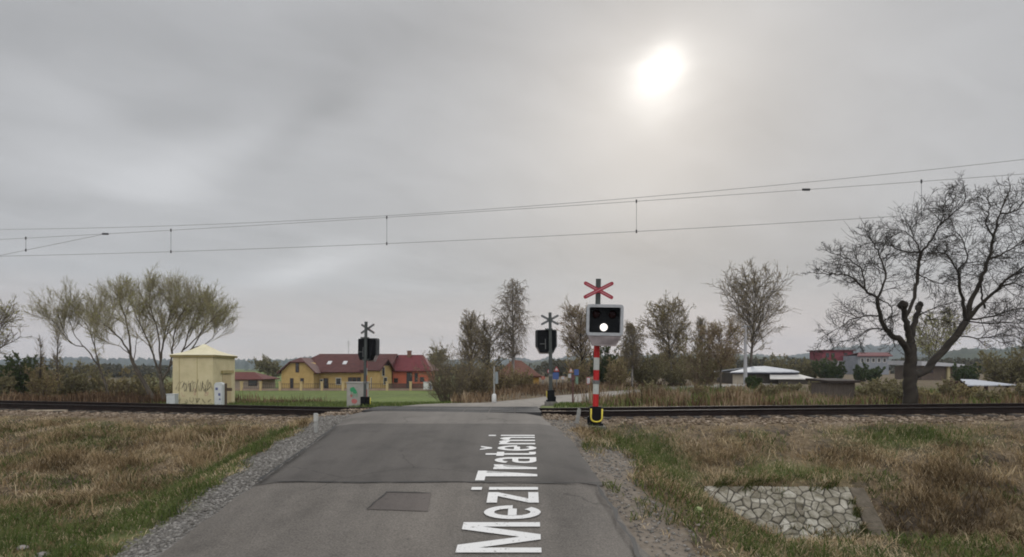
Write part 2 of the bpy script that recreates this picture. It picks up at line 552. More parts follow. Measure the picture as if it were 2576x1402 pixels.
# ------------------------------------------------------------------ road
def asphalt(name, c1, c2, grain, warm):
    m = bpy.data.materials.new(name)
    n, l, b = nodes_of(m)
    b.inputs['Roughness'].default_value = .82
    b.inputs['Specular IOR Level'].default_value = .25
    tc = n.new('ShaderNodeTexCoord')

    def noise(scale, detail=5, st=None):
        src = tc.outputs['Object']
        if st:
            mp = n.new('ShaderNodeMapping'); mp.inputs['Scale'].default_value = st
            l.new(src, mp.inputs['Vector']); src = mp.outputs['Vector']
        t = n.new('ShaderNodeTexNoise'); t.inputs['Scale'].default_value = scale; t.inputs['Detail'].default_value = detail
        l.new(src, t.inputs['Vector']); return t.outputs['Fac']
    big = noise(.9, 4, (1.0, .35, 1)); sm = noise(42, 3)
    r = n.new('ShaderNodeValToRGB')
    r.color_ramp.elements[0].position = .3; r.color_ramp.elements[0].color = (*c1, 1)
    r.color_ramp.elements[1].position = .7; r.color_ramp.elements[1].color = (*c2, 1)
    l.new(big, r.inputs['Fac'])
    g = n.new('ShaderNodeValToRGB')
    g.color_ramp.elements[0].position = .32; g.color_ramp.elements[0].color = (1 - grain, 1 - grain, 1 - grain, 1)
    g.color_ramp.elements[1].position = .68; g.color_ramp.elements[1].color = (1 + grain, 1 + grain, 1 + grain, 1)
    l.new(sm, g.inputs['Fac'])
    mx = n.new('ShaderNodeMix'); mx.data_type = 'RGBA'; mx.blend_type = 'MULTIPLY'; mx.inputs[0].default_value = 1
    l.new(r.outputs[0], mx.inputs[6]); l.new(g.outputs[0], mx.inputs[7])

    def mult(a, fac, stops):
        k = n.new('ShaderNodeValToRGB')
        k.color_ramp.elements[0].position, k.color_ramp.elements[0].color = stops[0][0], (*([stops[0][1]] * 3), 1)
        k.color_ramp.elements[1].position, k.color_ramp.elements[1].color = stops[1][0], (*([stops[1][1]] * 3), 1)
        l.new(fac, k.inputs['Fac'])
        q = n.new('ShaderNodeMix'); q.data_type = 'RGBA'; q.blend_type = 'MULTIPLY'; q.inputs[0].default_value = 1
        l.new(a, q.inputs[6]); l.new(k.outputs[0], q.inputs[7]); return q.outputs[2]
    c = mult(mx.outputs[2], noise(2.2, 4, (1.0, .06, 1)), ((.38, .88), (.6, 1.07)))          # wheel tracks along the road
    c = mult(c, noise(1.5, 8), ((.3, .8), (.5, 1.03)))                                         # old stains
    c = mult(c, noise(13, 3), ((.27, .72), (.36, 1.0)))                                        # small dark spots
    vo = n.new('ShaderNodeTexVoronoi'); vo.feature = 'DISTANCE_TO_EDGE'; vo.inputs['Scale'].default_value = .55
    wv = n.new('ShaderNodeTexNoise'); wv.inputs['Scale'].default_value = 3.0; wv.inputs['Detail'].default_value = 6
    l.new(tc.outputs['Object'], wv.inputs['Vector'])
    av = n.new('ShaderNodeMix'); av.data_type = 'RGBA'; av.inputs[0].default_value = .22
    l.new(tc.outputs['Object'], av.inputs[6]); l.new(wv.outputs['Color'], av.inputs[7])
    l.new(av.outputs[2], vo.inputs['Vector'])
    mk = n.new('ShaderNodeMath'); mk.operation = 'ADD'
    pm = n.new('ShaderNodeValToRGB'); pm.color_ramp.elements[0].position = .46; pm.color_ramp.elements[1].position = .56
    pm.color_ramp.elements[0].color = (.2, .2, .2, 1); pm.color_ramp.elements[1].color = (0, 0, 0, 1)
    l.new(noise(.6, 3), pm.inputs['Fac'])
    l.new(vo.outputs['Distance'], mk.inputs[0]); l.new(pm.outputs[0], mk.inputs[1])
    c = mult(c, mk.outputs[0], ((.002, .62), (.009, 1.0)))                                     # fine cracks here and there
    l.new(c, b.inputs['Base Color'])
    bp = n.new('ShaderNodeBump'); bp.inputs['Strength'].default_value = .35; bp.inputs['Distance'].default_value = .01
    l.new(sm, bp.inputs['Height']); l.new(bp.outputs['Normal'], b.inputs['Normal'])
    return m


A_old = asphalt('worn_asphalt', (.104, .094, .083), (.14, .125, .109), .28, 0)
A_new = asphalt('newer_asphalt', (.066, .06, .0545), (.087, .0785, .071), .14, 0)
A_apr = asphalt('pale_asphalt', (.12, .109, .097), (.145, .132, .118), .12, 0)
A_far = asphalt('dusty_asphalt', (.17, .155, .135), (.21, .19, .165), .1, 0)
A_pat = asphalt('patch_asphalt', (.083, .071, .064), (.1, .086, .078), .1, 0)
A_tar = pmat('tar_seam', (.03, .029, .028), rough=.7)


def road_sheet(name, y0, y1, mat, dz=0.0, extra_r=0.0, nyw=.2, wob=.05, seed=1):
    ys = list(np.arange(y0, y1, nyw)) + [y1]
    nxs = 14
    vs, fs = [], []
    for j, Y in enumerate(ys):
        a = float(xl(Y)) + (float(vnoise(Y * 2.1, seed)) - .5) * 2 * wob
        b_ = float(xr(Y)) + extra_r + (float(vnoise(Y * 2.3, seed + 9)) - .5) * 2 * wob
        for i in range(nxs + 1):
            t = i / nxs
            e = min(t, 1 - t)
            vs.append((a + (b_ - a) * t, Y, float(zr(Y)) + dz - (.05 if e == 0 else 0) + .02 * min(1, e * 6)))
    for j in range(len(ys) - 1):
        for i in range(nxs):
            k = j * (nxs + 1) + i
            fs.append((k, k + 1, k + nxs + 2, k + nxs + 1))
    mb = MB(); mb.faces(vs, fs)
    o = mb.build(name, mat, smooth=True)
    return tag(o, kind='structure')


rd = road_sheet('road', -4, 88, A_old)
rd['label'] = 'worn grey asphalt road running up to the level crossing'
o = road_sheet('road_newer_surface', 10.2, 16.05, A_new, dz=.006, extra_r=.06, wob=.02, seed=4); o['label'] = 'darker newer asphalt in front of the crossing'
o = road_sheet('road_approach', 16.05, 18.75, A_apr, dz=.004, wob=.02, seed=6); o['label'] = 'pale asphalt strip just before the rails'
o = road_sheet('road_beyond', 21.35, 87, A_far, dz=.004, wob=.04, seed=8, nyw=.5); o['label'] = 'pale road bending away beyond the crossing'


def drape(pts, w, name, mat, dz=.012, steps=None):
    """thin strip lying on the road along a polyline"""
    q = []
    for (x0, y0), (x1, y1) in zip(pts[:-1], pts[1:]):
        k = max(1, int(math.hypot(x1 - x0, y1 - y0) / .12))
        for i in range(k): q.append((x0 + (x1 - x0) * i / k, y0 + (y1 - y0) * i / k))
    q.append(pts[-1])
    vs, fs = [], []
    for i, (x_, y_) in enumerate(q):
        a, b_ = q[max(0, i - 1)], q[min(len(q) - 1, i + 1)]
        d = Vector((b_[0] - a[0], b_[1] - a[1])); d.normalize()
        ww = w * (.35 + 1.1 * R.random())
        ox, oy = -d.y * ww / 2, d.x * ww / 2
        jx, jy = R.uniform(-.012, .012), R.uniform(-.012, .012)
        for sgn in (1, -1):
            xx, yy = x_ + jx + ox * sgn, y_ + jy + oy * sgn
            vs.append((xx, yy, float(zr(yy)) + .02 + dz))
    for i in range(len(q) - 1):
        fs.append((2 * i, 2 * i + 1, 2 * i + 3, 2 * i + 2))
    mb = MB(); mb.faces(vs, fs)
    return tag(mb.build(name, mat), kind='structure')


o = drape([(float(xl(10.2)) + .05, 10.24), (-2.5, 10.16), (-1, 10.2), (.4, 10.13), (float(xr(10.2)) + .05, 10.12)], .06, 'road_seam', A_tar); o['label'] = 'dark tar seam across the road'
o = drape([(float(xr(10.1)) - .06, 10.1), (1.42, 9.5), (1.5, 8.9), (1.46, 8.5), (1.55, 7.9), (1.52, 7.4), (1.6, 6.6)], .05, 'road_edge_crack', A_tar); o['label'] = 'crack along the edge of the road'
o = drape([(float(xl(y_)) + .05, y_) for y_ in (10.3, 11.5, 13, 14.5, 15.9)], .06, 'road_edge_seam', A_tar); o['label'] = 'dark edge of the newer asphalt'
# repaired rectangle
mb = MB()
pp = [(-2.12, 8.92), (-1.22, 8.84), (-1.27, 9.62), (-1.98, 9.66)]
vs, fs, N_ = [], [], 6
for j in range(N_ + 1):
    for i in range(N_ + 1):
        s_, t_ = i / N_, j / N_
        x_ = (pp[0][0] * (1 - s_) + pp[1][0] * s_) * (1 - t_) + (pp[3][0] * (1 - s_) + pp[2][0] * s_) * t_
        y_ = (pp[0][1] * (1 - s_) + pp[1][1] * s_) * (1 - t_) + (pp[3][1] * (1 - s_) + pp[2][1] * s_) * t_
        vs.append((x_, y_, float(zr(y_)) + .028))
for j in range(N_):
    for i in range(N_):
        k = j * (N_ + 1) + i
        fs.append((k, k + 1, k + N_ + 2, k + N_ + 1))
mb.faces(vs, fs)
o = tag(mb.build('road_patch', A_pat), kind='structure'); o['label'] = 'dark rectangular repair in the road'
o = drape([pp[0], pp[3], pp[2]], .03, 'road_patch_joint', A_tar, dz=.015); o['label'] = 'dark joint round the rectangular repair'


# street-view name overlay, added as flat lettering (reads away from the camera)
def lettering():
    polys = []          # (list of (u, v)) in the order they are read

    def arc(cx, cy, ro, ri, a0, a1, n=14):
        q = []
        for k in range(n):
            t0, t1 = math.radians(a0 + (a1 - a0) * k / n), math.radians(a0 + (a1 - a0) * (k + 1) / n)
            q.append([(cx + ro[0] * math.cos(t0), cy + ro[1] * math.sin(t0)), (cx + ro[0] * math.cos(t1), cy + ro[1] * math.sin(t1)),
                      (cx + ri[0] * math.cos(t1), cy + ri[1] * math.sin(t1)), (cx + ri[0] * math.cos(t0), cy + ri[1] * math.sin(t0))])
        return q

    def rect(a, b, c, d): return [(a, c), (b, c), (b, d), (a, d)]
    e_ = arc(.3, .37, (.3, .39), (.155, .25), 0, 318, 22) + [[(.155, .31), (.445, .31), (.455, .37), (.44, .43), (.16, .43)]]
    G_ = {'M': (1.1, [[(0, 0), (0, 1), (.27, 1), (.55, .26), (.83, 1), (1.1, 1), (1.1, 0), (.93, 0), (.93, .74), (.64, 0), (.46, 0), (.17, .74), (.17, 0)]]),
          'e': (.6, e_),
          '\u011b': (.6, e_ + [[(.08, 1.1), (.2, 1.1), (.3, .98), (.4, 1.1), (.52, 1.1), (.36, .87), (.24, .87)]]),
          'z': (.52, [[(0, 0), (.52, 0), (.52, .15), (.2, .15), (.52, .61), (.52, .75), (0, .75), (0, .6), (.32, .6), (0, .14)]]),
          'i': (.15, [rect(0, .15, 0, .75), rect(0, .15, .86, 1.02)]),
          'T': (.72, [[(0, 1), (0, .85), (.28, .85), (.28, 0), (.44, 0), (.44, .85), (.72, .85), (.72, 1)]]),
          'r': (.4, [[(0, 0), (.15, 0), (.15, .44), (.25, .58), (.4, .6), (.4, .76), (.27, .74), (.15, .62), (.15, .75), (0, .75)]]),
          'a': (.55, arc(.28, .48, (.27, .28), (.12, .14), 0, 165, 10) + [rect(.4, .55, 0, .48), rect(.21, .4, .33, .44), rect(.21, .4, 0, .12)] + arc(.21, .22, (.21, .22), (.07, .1), 90, 270, 12)),
          't': (.42, [rect(.12, .27, .1, .96), rect(0, .12, .61, .75), rect(.27, .42, .61, .75), [(.12, .1), (.16, .02), (.24, 0), (.42, 0), (.42, .13), (.3, .13), (.27, .1)]]),
          'm': (.95, [rect(0, .15, 0, .75), rect(.4, .55, 0, .52), rect(.8, .95, 0, .52)] + [[(.15, .6), (.4, .52), (.55, .52), (.48, .68), (.36, .76), (.15, .72)]] + [[(.55, .56), (.8, .52), (.95, .52), (.88, .68), (.76, .76), (.55, .66)]])}
    u = 0
    for ch in 'Mezi Trat\u011bmi':
        if ch == ' ':
            u += .28; continue
        w, ps = G_[ch]
        polys += [[(u + a, b) for a, b in p] for p in ps]
        u += w + .13
    tot = u - .13
    Y0, Y1, XB, H = 7.43, 14.3, .36, 1.05
    bm = bmesh.new()
    for p in polys:
        vs = [bm.verts.new((XB + .17 * (a / tot) - b * H, Y0 + (Y1 - Y0) * a / tot, 0)) for a, b in p]
        bm.faces.new(vs)
    bmesh.ops.triangulate(bm, faces=bm.faces[:])
    for yb in np.arange(Y0 + .1, Y1, .2):
        bmesh.ops.bisect_plane(bm, geom=bm.verts[:] + bm.edges[:] + bm.faces[:], plane_co=(0, yb, 0), plane_no=(0, 1, 0))
    for v in bm.verts: v.co.z = float(zr(v.co.y)) + .036
    bm.normal_update()
    for f in bm.faces:
        if f.normal.z < 0: f.normal_flip()
    me = bpy.data.meshes.new('overlay_lettering')
    bm.to_mesh(me); bm.free()
    letter_mat = pmat('overlay_white', (.2, .19, .18), (.66, .655, .64), 16, .7, lo=.3, hi=.42, detail=9)
    o = link_mesh('overlay_lettering', me, letter_mat)
    tag(o, 'white street name overlay lettering laid along the asphalt road', 'overlay lettering')


lettering()
HAZE = 0.0002
# ------------------------------------------------------------------ railway
RUST = pmat('rail_steel', (.011, .008, .0075), (.021, .0145, .0125), 5, .75, spec=.1)
RHEAD = pmat('rail_head', (.075, .07, .067), rough=.55, metal=.3)
WOOD = pmat('sleeper_concrete', (.055, .046, .04), (.09, .078, .066), 6, .9, bump=.3)


def track_point(x, off, dz):
    y = float(ytrk(x)) + off / .985
    return Vector((x, y, float(ztrk(x)) + dz))


track = thing('railway_track', 'single railway track with dark rusty rails crossing the road', 'railway track', (0, 19.6, 1.0))


def to_local(o):                      # keep world shape while the Empty stands at the thing's base
    p = o.parent
    while p is not None and p.parent is not None: p = p.parent
    if o.type == 'MESH':
        M_ = p.matrix_basis.inverted()
        o.data.transform(M_)


prof = [(-.075, -.172), (.075, -.172), (.075, -.16), (.02, -.14), (.012, -.05), (.036, -.035), (.036, -.004), (.028, 0), (-.028, 0), (-.036, -.004), (-.036, -.035), (-.012, -.05), (-.02, -.14), (-.075, -.16)]
for off in (-.755, .755):
    mb = MB()
    xs = np.concatenate([np.arange(-75, -25, 5), np.arange(-25, 22, .8), np.arange(22, 66, 5)])
    n_ = len(prof)
    vs, fs = [], []
    for x_ in xs:
        for (a, b_) in prof:
            vs.append(tuple(track_point(x_, off + a, b_)))
    for i in range(len(xs) - 1):
        for k in range(n_):
            fs.append((i * n_ + k, i * n_ + (k + 1) % n_, (i + 1) * n_ + (k + 1) % n_, (i + 1) * n_ + k))
    mb.faces(vs, fs)
    mb.m = [1 if i % n_ == 7 else 0 for i in range(len(fs))]
    o = mb.build('rail', [RUST, RHEAD], track)
    to_local(o)
sl = None
for x_ in np.arange(-23, 20, .62):
    if float(xl(20)) - .5 < x_ < float(xr(20)) + .4: continue
    if sl is None:
        mb = MB()
        mb.prism([(-.13, -1.25, -.2), (.13, -1.25, -.2), (.1, -1.25, 0), (-.1, -1.25, 0)], (0, 2.5, 0))
        sl = mb.build('sleeper', WOOD, track, bevel=.01)
        o = sl
    else:
        o = sl.copy(); col.objects.link(o); o.parent = track
    p = track_point(x_ + R.uniform(-.02, .02), 0, -.185)
    o.location = p - Vector((0, 19.6, 1.0))
    o.rotation_euler = (0, 0, math.atan(-.175) + R.uniform(-.02, .02))

# crossing deck: dark rubber panels outside and between the rails
DECK = pmat('rubber_panel', (.026, .026, .027), (.045, .044, .044), 3, .75, bump=.2, bscale=40)
deck = thing('crossing_deck', 'dark rubber deck panels between the rails where the road crosses', 'crossing deck', (-2, 19.95, 1.0))
for (a, b_) in ((-1.25, -.83), (-.67, .67), (.83, 1.3)):
    mb = MB()
    n_ = 7
    x0_, x1_ = float(xl(20)) + .02, float(xr(20)) - .02
    for i in range(n_):
        xa = x0_ + (x1_ - x0_) * i / n_ + .012
        xb = x0_ + (x1_ - x0_) * (i + 1) / n_ - .012
        q = [track_point(xa, a, 0), track_point(xb, a, 0), track_point(xb, b_, 0), track_point(xa, b_, 0)]
        hz_ = [max(p.z + .004, float(zr(p.y)) + .03) for p in q]
        q = [Vector((p.x, p.y, h)) for p, h in zip(q, hz_)]
        mb.prism(q, (0, 0, -.16))
    o = mb.build('deck_panel', DECK, deck)
    to_local(o)

# ------------------------------------------------------------------ overhead line
WIRE = pmat('wire_copper', (.3, .3, .3), rough=.6)
WCL = pmat('wire_clamp', (.05, .05, .052), rough=.6)


def tp(px, py, off=0.0):
    """point of the photograph on the upright plane through the track (moved sideways by off)"""
    t = (px - CX) / F
    Y = (19.6 + off) / (1 + .175 * t)
    return Vector(P(px, py, Y))


def smooth_pts(pts, n=60, extend=0):
    pts = [Vector(p) for p in pts]
    xs = np.array([p.x for p in pts]); o = np.argsort(xs)
    xs = xs[o]; ys = np.array([p.y for p in pts])[o]; zs = np.array([p.z for p in pts])[o]
    cz = np.polyfit(xs, zs, 2 if len(xs) > 2 else 1); cy = np.polyfit(xs, ys, 1)
    X = np.linspace(xs[0] - extend, xs[-1] + extend, n)
    return [Vector((a, np.polyval(cy, a), np.polyval(cz, a))) for a in X], (cz, cy)


line = thing('overhead_line', 'railway overhead contact line with messenger wire and thin droppers', 'overhead line', (0, 19.6, 1.2))


def lpart(mb, name, mat, par):
    o = mb.build(name, mat, par)
    to_local(o)
    return o


cpts, cfit = smooth_pts([tp(0, 645), tp(430, 633), tp(973, 614), tp(1601, 582), tp(2280, 543)], 60, 14)
mb = MB(); mb.tube(cpts, .0085, 5); lpart(mb, 'contact_wire', WIRE, line)
mpts, mfit = smooth_pts([tp(0, 600), tp(265, 590), tp(430, 581), tp(973, 553), tp(1601, 502), tp(2028, 470), tp(2318, 457), tp(2576, 444)], 60, 14)
mb = MB(); mb.tube(mpts, .008, 5); lpart(mb, 'messenger_wire', WIRE, line)


def on(fit, x): return Vector((x, float(np.polyval(fit[1], x)), float(np.polyval(fit[0], x))))


anch0 = on(mfit, tp(265, 590).x); anch1 = tp(0, 643)
dirn = (anch1 - anch0)
mb = MB(); mb.tube([anch0, anch1, anch1 + dirn * .35], .008, 5); lpart(mb, 'anchor_wire', WIRE, line)
for px in (430, 973, 1601, 2318):
    x_ = tp(px, 580).x
    a, b_ = on(mfit, x_), on(cfit, x_)
    mb = MB(); mb.tube([a, b_], .006, 5)
    for q in (a, b_):
        mb.tube([q - Vector((0, 0, .05)), q + Vector((0, 0, .05))], .024, 6)
    lpart(mb, 'dropper', WCL, line)
x_ = tp(65, 600).x
a = on(mfit, x_); b_ = anch0 + dirn * ((x_ - anch0.x) / dirn.x)
mb = MB(); mb.tube([a, b_], .006, 5)
for q in (a, b_): mb.tube([q - Vector((0, 0, .05)), q + Vector((0, 0, .05))], .024, 6)
lpart(mb, 'dropper', WCL, line)
for px in (265, 2028):
    q = on(mfit, tp(px, 590).x)
    mb = MB(); mb.tube([q - Vector((.11, 0, 0)), q + Vector((.11, 0, 0))], .035, 6); lpart(mb, 'clamp', WCL, line)
fpts, ffit = smooth_pts([tp(0, 577, 1.2), tp(500, 566, 1.2), tp(973, 545, 1.2), tp(1500, 506, 1.2), tp(1945, 463, 1.2), tp(2210, 440, 1.2), tp(2576, 404, 1.2)], 60, 14)
fd = thing('feeder_wire', 'topmost power wire strung above the railway contact line', 'power wire', (0, 20.8, 1.2))
mb = MB(); mb.tube(fpts, .0085, 5); lpart(mb, 'cable', WIRE, fd)

# ------------------------------------------------------------------ stones
OCT = np.array([(1, 0, 0), (-1, 0, 0), (0, 1, 0), (0, -1, 0), (0, 0, 1), (0, 0, -1), (.6, .6, .6), (-.6, .6, .6), (.6, -.6, .6), (-.6, -.6, .6)], float)
OT = np.array([(0, 6, 4), (6, 2, 4), (2, 7, 4), (7, 1, 4), (1, 9, 4), (9, 3, 4), (3, 8, 4), (8, 0, 4), (0, 2, 6), (2, 1, 7), (1, 3, 9), (3, 0, 8), (2, 0, 5), (1, 2, 5), (3, 1, 5), (0, 3, 5)])


def stones(name, pts, size, mat, label):
    N = len(pts)
    v = np.repeat(OCT[None], N, 0) * (1 + .35 * (NR.rand(N, len(OCT), 1) - .5))
    sc = size * (.5 + NR.rand(N, 1, 1) ** 2 * 1.3) * np.stack([.8 + .5 * NR.rand(N), .8 + .5 * NR.rand(N), .5 + .4 * NR.rand(N)], -1)[:, None]
    v = v * sc
    t = NR.rand(N) * 6.283
    c, s = np.cos(t)[:, None], np.sin(t)[:, None]
    x, y = v[..., 0] * c - v[..., 1] * s, v[..., 0] * s + v[..., 1] * c
    v = np.stack([x, y, v[..., 2]], -1) + pts[:, None]
    tri = (OT[None] + (np.arange(N) * len(OCT))[:, None, None]).reshape(-1, 3)
    me = np_mesh(name, v.reshape(-1, 3), tris=tri, var=np.repeat(NR.rand(N), len(OCT)))
    o = link_mesh(name, me, mat)
    return tag(o, label, None, None, 'stuff')


G_ST = varmat('gravel_stone', [(.095, .088, .078), (.15, .14, .126), (.2, .188, .171), (.3, .285, .262)])
B_ST = varmat('ballast_stone', [(.08, .059, .041), (.16, .12, .084), (.23, .178, .128), (.34, .28, .215)])


def sample(n, x0, x1, y0, y1, dens):
    x = NR.uniform(x0, x1, n); y = NR.uniform(y0, y1, n)
    k = NR.rand(n) < dens(x, y)
    return x[k], y[k]


def dens_gravel(x, y):
    d = np.maximum(xl(y) - x, x - xr(y))
    w = .56 + .3 * sstep(9, 13.5, y) + .15 * (x > 0) + (fbm(x * 1.3, y * 1.3, 21) - .5) * .6
    s = sdist(x, y)
    return (d > .02) * sstep(w + .25, w - .2, d) * (s < -2.0) * .95 * (.22 + .78 * (x < 0))


x, y = sample(150000, -7.2, 4.2, 6.8, 19, dens_gravel)
stones('gravel', np.stack([x, y, gz(x, y) + .004], -1), .017, G_ST, 'loose grey gravel along both verges of the road')


def dens_ballast(x, y):
    s = np.abs(sdist(x, y) + (fbm(x * 1.3, y * 1.3, 21) - .5) * .7)
    d = np.maximum(xl(y) - x, x - xr(y))
    return sstep(2.4, 1.7, s) * (d > .1) * (sdist(x, y) < .8)


x, y = sample(60000, -20, 18, 15.5, 24, dens_ballast)
stones('ballast', np.stack([x, y, gz(x, y) + .012], -1), .034, B_ST, 'brown ballast stones under and beside the rails')

# ------------------------------------------------------------------ grass
def blades(name, x, y, h, w, lean, var, mat, label, kind='stuff', cat=None, zoff=0.0, dirbias=None, base=None):
    N = len(x)
    z = (gz(x, y) if base is None else base) - .03 + zoff
    yaw = NR.rand(N) * 6.283
    wx, wy = np.cos(yaw) * w / 2, np.sin(yaw) * w / 2
    la = NR.rand(N) * 6.283
    lx, ly = np.cos(la) * lean * h, np.sin(la) * lean * h
    if dirbias is not None:
        lx = lx + dirbias[0] * h; ly = ly + dirbias[1] * h
    p = np.zeros((N, 5, 3))
    p[:, 0] = np.stack([x - wx, y - wy, z], -1)
    p[:, 1] = np.stack([x + wx, y + wy, z], -1)
    p[:, 2] = np.stack([x + lx * .4 + wx * .75, y + ly * .4 + wy * .75, z + h * .62], -1)
    p[:, 3] = np.stack([x + lx * .4 - wx * .75, y + ly * .4 - wy * .75, z + h * .62], -1)
    p[:, 4] = np.stack([x + lx * 1.15, y + ly * 1.15, z + h * (1 - .35 * np.minimum(1, lean))], -1)
    b = (np.arange(N) * 5)[:, None]
    q = np.array([0, 1, 2, 3])[None] + b
    t = np.array([3, 2, 4])[None] + b
    me = np_mesh(name, p.reshape(-1, 3), quads=q, tris=t, var=np.repeat(var, 5))
    o = link_mesh(name, me, mat)
    return tag(o, label, cat, None, kind)


DRY = varmat('dry_grass_blade', [(.066, .047, .024), (.175, .123, .065), (.3, .22, .12), (.43, .332, .2), (.56, .46, .31)], translucent=.3)
OLV = varmat('olive_weed_blade', [(.038, .054, .016), (.075, .1, .028), (.12, .142, .044), (.18, .182, .078)], translucent=.3)
GRN = varmat('green_grass_blade', [(.045, .064, .02), (.08, .112, .03), (.118, .15, .045), (.18, .178, .085)], translucent=.35)


def bare(x, y):     # where the stone pitching, the concrete edge and the gravel leave no grass
    d = np.maximum(xl(y) - x, x - xr(y))
    wall = (x > 3.8 + .25 * (vnoise(y * 5, y * 0, 4) - .5)) * (x < 7.0) * (y > 10.75 + .5 * (vnoise(x * 3, x * 0, 3) - .5)) * (y < 12.2 + .25 * (vnoise(x * 4, x * 0, 5) - .5))
    return (d < (.56 + .3 * sstep(9, 13.5, y) + .15 * (x > 0)) * (1 - (x > 0) * .75 * sstep(.42, .6, fbm(x * 1.9, y * 1.1, 61))) + (fbm(x * 1.3, y * 1.3, 21) - .5) * .6) | wall


def dens_dry(x, y):
    s = sdist(x, y)
    g = green_f(x, y, fbm(x * 1.3, y * 1.3, 21), fbm(x * .5, y * .5, 33))
    c = .06 + .94 * sstep(.42, .6, fbm(x * .8, y * .8, 77)) * (.35 + .65 * sstep(.4, .55, fbm(x * 2.6, y * 2.6, 78)))
    return (~bare(x, y)) * sstep(-2.0, -4.2, s + (fbm(x * 1.1, y * 1.1, 5) - .5) * 1.4) * (1 - np.minimum(1, .8 * g)) * c


def dryvar(x, y):
    return np.clip(fbm(x * 1.3, y * 1.3, 55) * 2.4 - .8 + NR.randn(len(x)) * .18, 0, 1)


def tufts(name, n, x0, x1, y0, y1, dens, hmul, label, mat, vlo=0.0, vhi=1.0, k=34):
    cx, cy = sample(n, x0, x1, y0, y1, dens)
    m = len(cx)
    ch = (.1 + .3 * NR.rand(m) ** 1.8) * hmul(cx, cy)
    cr = .07 + .17 * NR.rand(m)
    cv = vlo + (vhi - vlo) * NR.rand(m) ** 1.1
    cl = NR.rand(m) * 6.283
    x = np.repeat(cx, k) + NR.randn(m * k) * np.repeat(cr, k)
    y = np.repeat(cy, k) + NR.randn(m * k) * np.repeat(cr, k)
    dx, dy = x - np.repeat(cx, k), y - np.repeat(cy, k)
    h = np.repeat(ch, k) * (.45 + .7 * NR.rand(m * k))
    v = np.clip(np.repeat(cv, k) + NR.randn(m * k) * .12, 0, 1)
    lean = np.repeat(.1 + NR.rand(m) * .95, k)
    la = np.repeat(cl, k)
    db = (dx / np.repeat(cr, k) * .22 + np.cos(la) * lean, dy / np.repeat(cr, k) * .22 + np.sin(la) * lean)
    return blades(name, x, y, h, .012, .15 + .4 * NR.rand(m * k), v, mat, label, dirbias=db)


# dry banks on both sides, in front of the rails
x, y = sample(90000, -18, -4.5, 7.6, 21, dens_dry)
h = (.09 + .36 * fbm(x * 1.1, y * 1.1, 61) ** 2 * 1.5) * (.45 + .8 * NR.rand(len(x))) * (.45 + .55 * sstep(-2.6, -4.5, sdist(x, y)))
h = h * (1 - .6 * green_f(x, y, fbm(x * 1.3, y * 1.3, 21), 0 * x))
blades('dry_grass', x, y, h, .017, .25 + .65 * NR.rand(len(x)), dryvar(x, y), DRY, 'tall dry tan grass on the bank beside the gravel verge')
x, y = sample(90000, 1.5, 16.5, 7.2, 20, dens_dry)
tall = sstep(6.8, 8.2, x) * sstep(14.5, 12, y)
g_ = green_f(x, y, fbm(x * 1.3, y * 1.3, 21), 0 * x)
short = (1 - .6 * g_) * (1 - .5 * sstep(10.3, 9.5, y) * sstep(7.6, 6.8, x))
h = short * (.08 + .3 * fbm(x * 1.1, y * 1.1, 61) ** 2 * 1.5 + .12 * tall) * (.45 + .8 * NR.rand(len(x))) * (.4 + .6 * sstep(-2.6, -5, sdist(x, y)))
v_ = np.clip(dryvar(x, y) * (1 - .15 * tall) + .02, 0, 1)
blades('dry_grass', x, y, h, .016, .35 + .8 * NR.rand(len(x)), v_, DRY, 'matted dry brown grass on the bank above the stone pitching')
slope_h = lambda x, y: (.35 + .75 * sstep(-2.6, -4.5, sdist(x, y))) * (1 - .72 * green_f(x, y, fbm(x * 1.3, y * 1.3, 21), 0 * x))
tufts('dry_tussock', 5000, -18, -4.5, 7.4, 20.5, dens_dry, slope_h, 'clumps of straw coloured grass on the bank by the grey gravel verge', DRY, .05, .95)
tufts('dry_tussock', 4300, 1.5, 16.5, 7.2, 19.5, dens_dry, lambda x, y: .75 * slope_h(x, y) * (1 - .5 * sstep(10.3, 9.5, y) * sstep(7.6, 6.8, x)), 'clumps of brown and straw coloured grass above the ditch', DRY, .05, .95)
for (a_, b_, nm) in ((-18, -4.4, 'short straw matted over the bank beside the grey verge'), (1.4, 16.5, 'short straw matted over the bank above the ditch')):
    x, y = sample(95000, a_, b_, 7.2, 20, lambda x, y: (~bare(x, y)) * sstep(-1.9, -2.7, sdist(x, y) + (fbm(x * 1.6, y * 1.6, 7) - .5) * .8) * (.3 + .7 * sstep(.35, .55, fbm(x * 1.2, y * 1.2, 66))))
    blades('short_straw', x, y, .035 + .11 * NR.rand(len(x)), .014, .5 + 1.1 * NR.rand(len(x)), np.clip(fbm(x * 1.7, y * 1.7, 56) * 1.5 - .1 + NR.randn(len(x)) * .2, 0, 1), DRY, nm)
# flattened pale stalks and straw on the banks
x, y = sample(125000, -18, 16.5, 7, 19.5, lambda a, b_: (~bare(a, b_)) * sstep(-2.8, -3.8, sdist(a, b_)) * sstep(.43, .56, fbm(a * .8, b_ * .8, 131)) * .9)
blades('weed_sprigs', x, y, .06 + .2 * NR.rand(len(x)), .018, .4 + .9 * NR.rand(len(x)), np.clip(.4 + NR.randn(len(x)) * .25, 0, 1), OLV, 'olive green weed sprigs growing among the dry grass')
x, y = sample(9000, -18, 16, 8, 19, lambda a, b_: dens_dry(a, b_) * .8)
blades('dead_stalk_litter', x, y, .14 + .28 * NR.rand(len(x)), .01, .5 + .9 * NR.rand(len(x)), .75 + .25 * NR.rand(len(x)), DRY, 'pale dead stalks scattered through the dry banks')


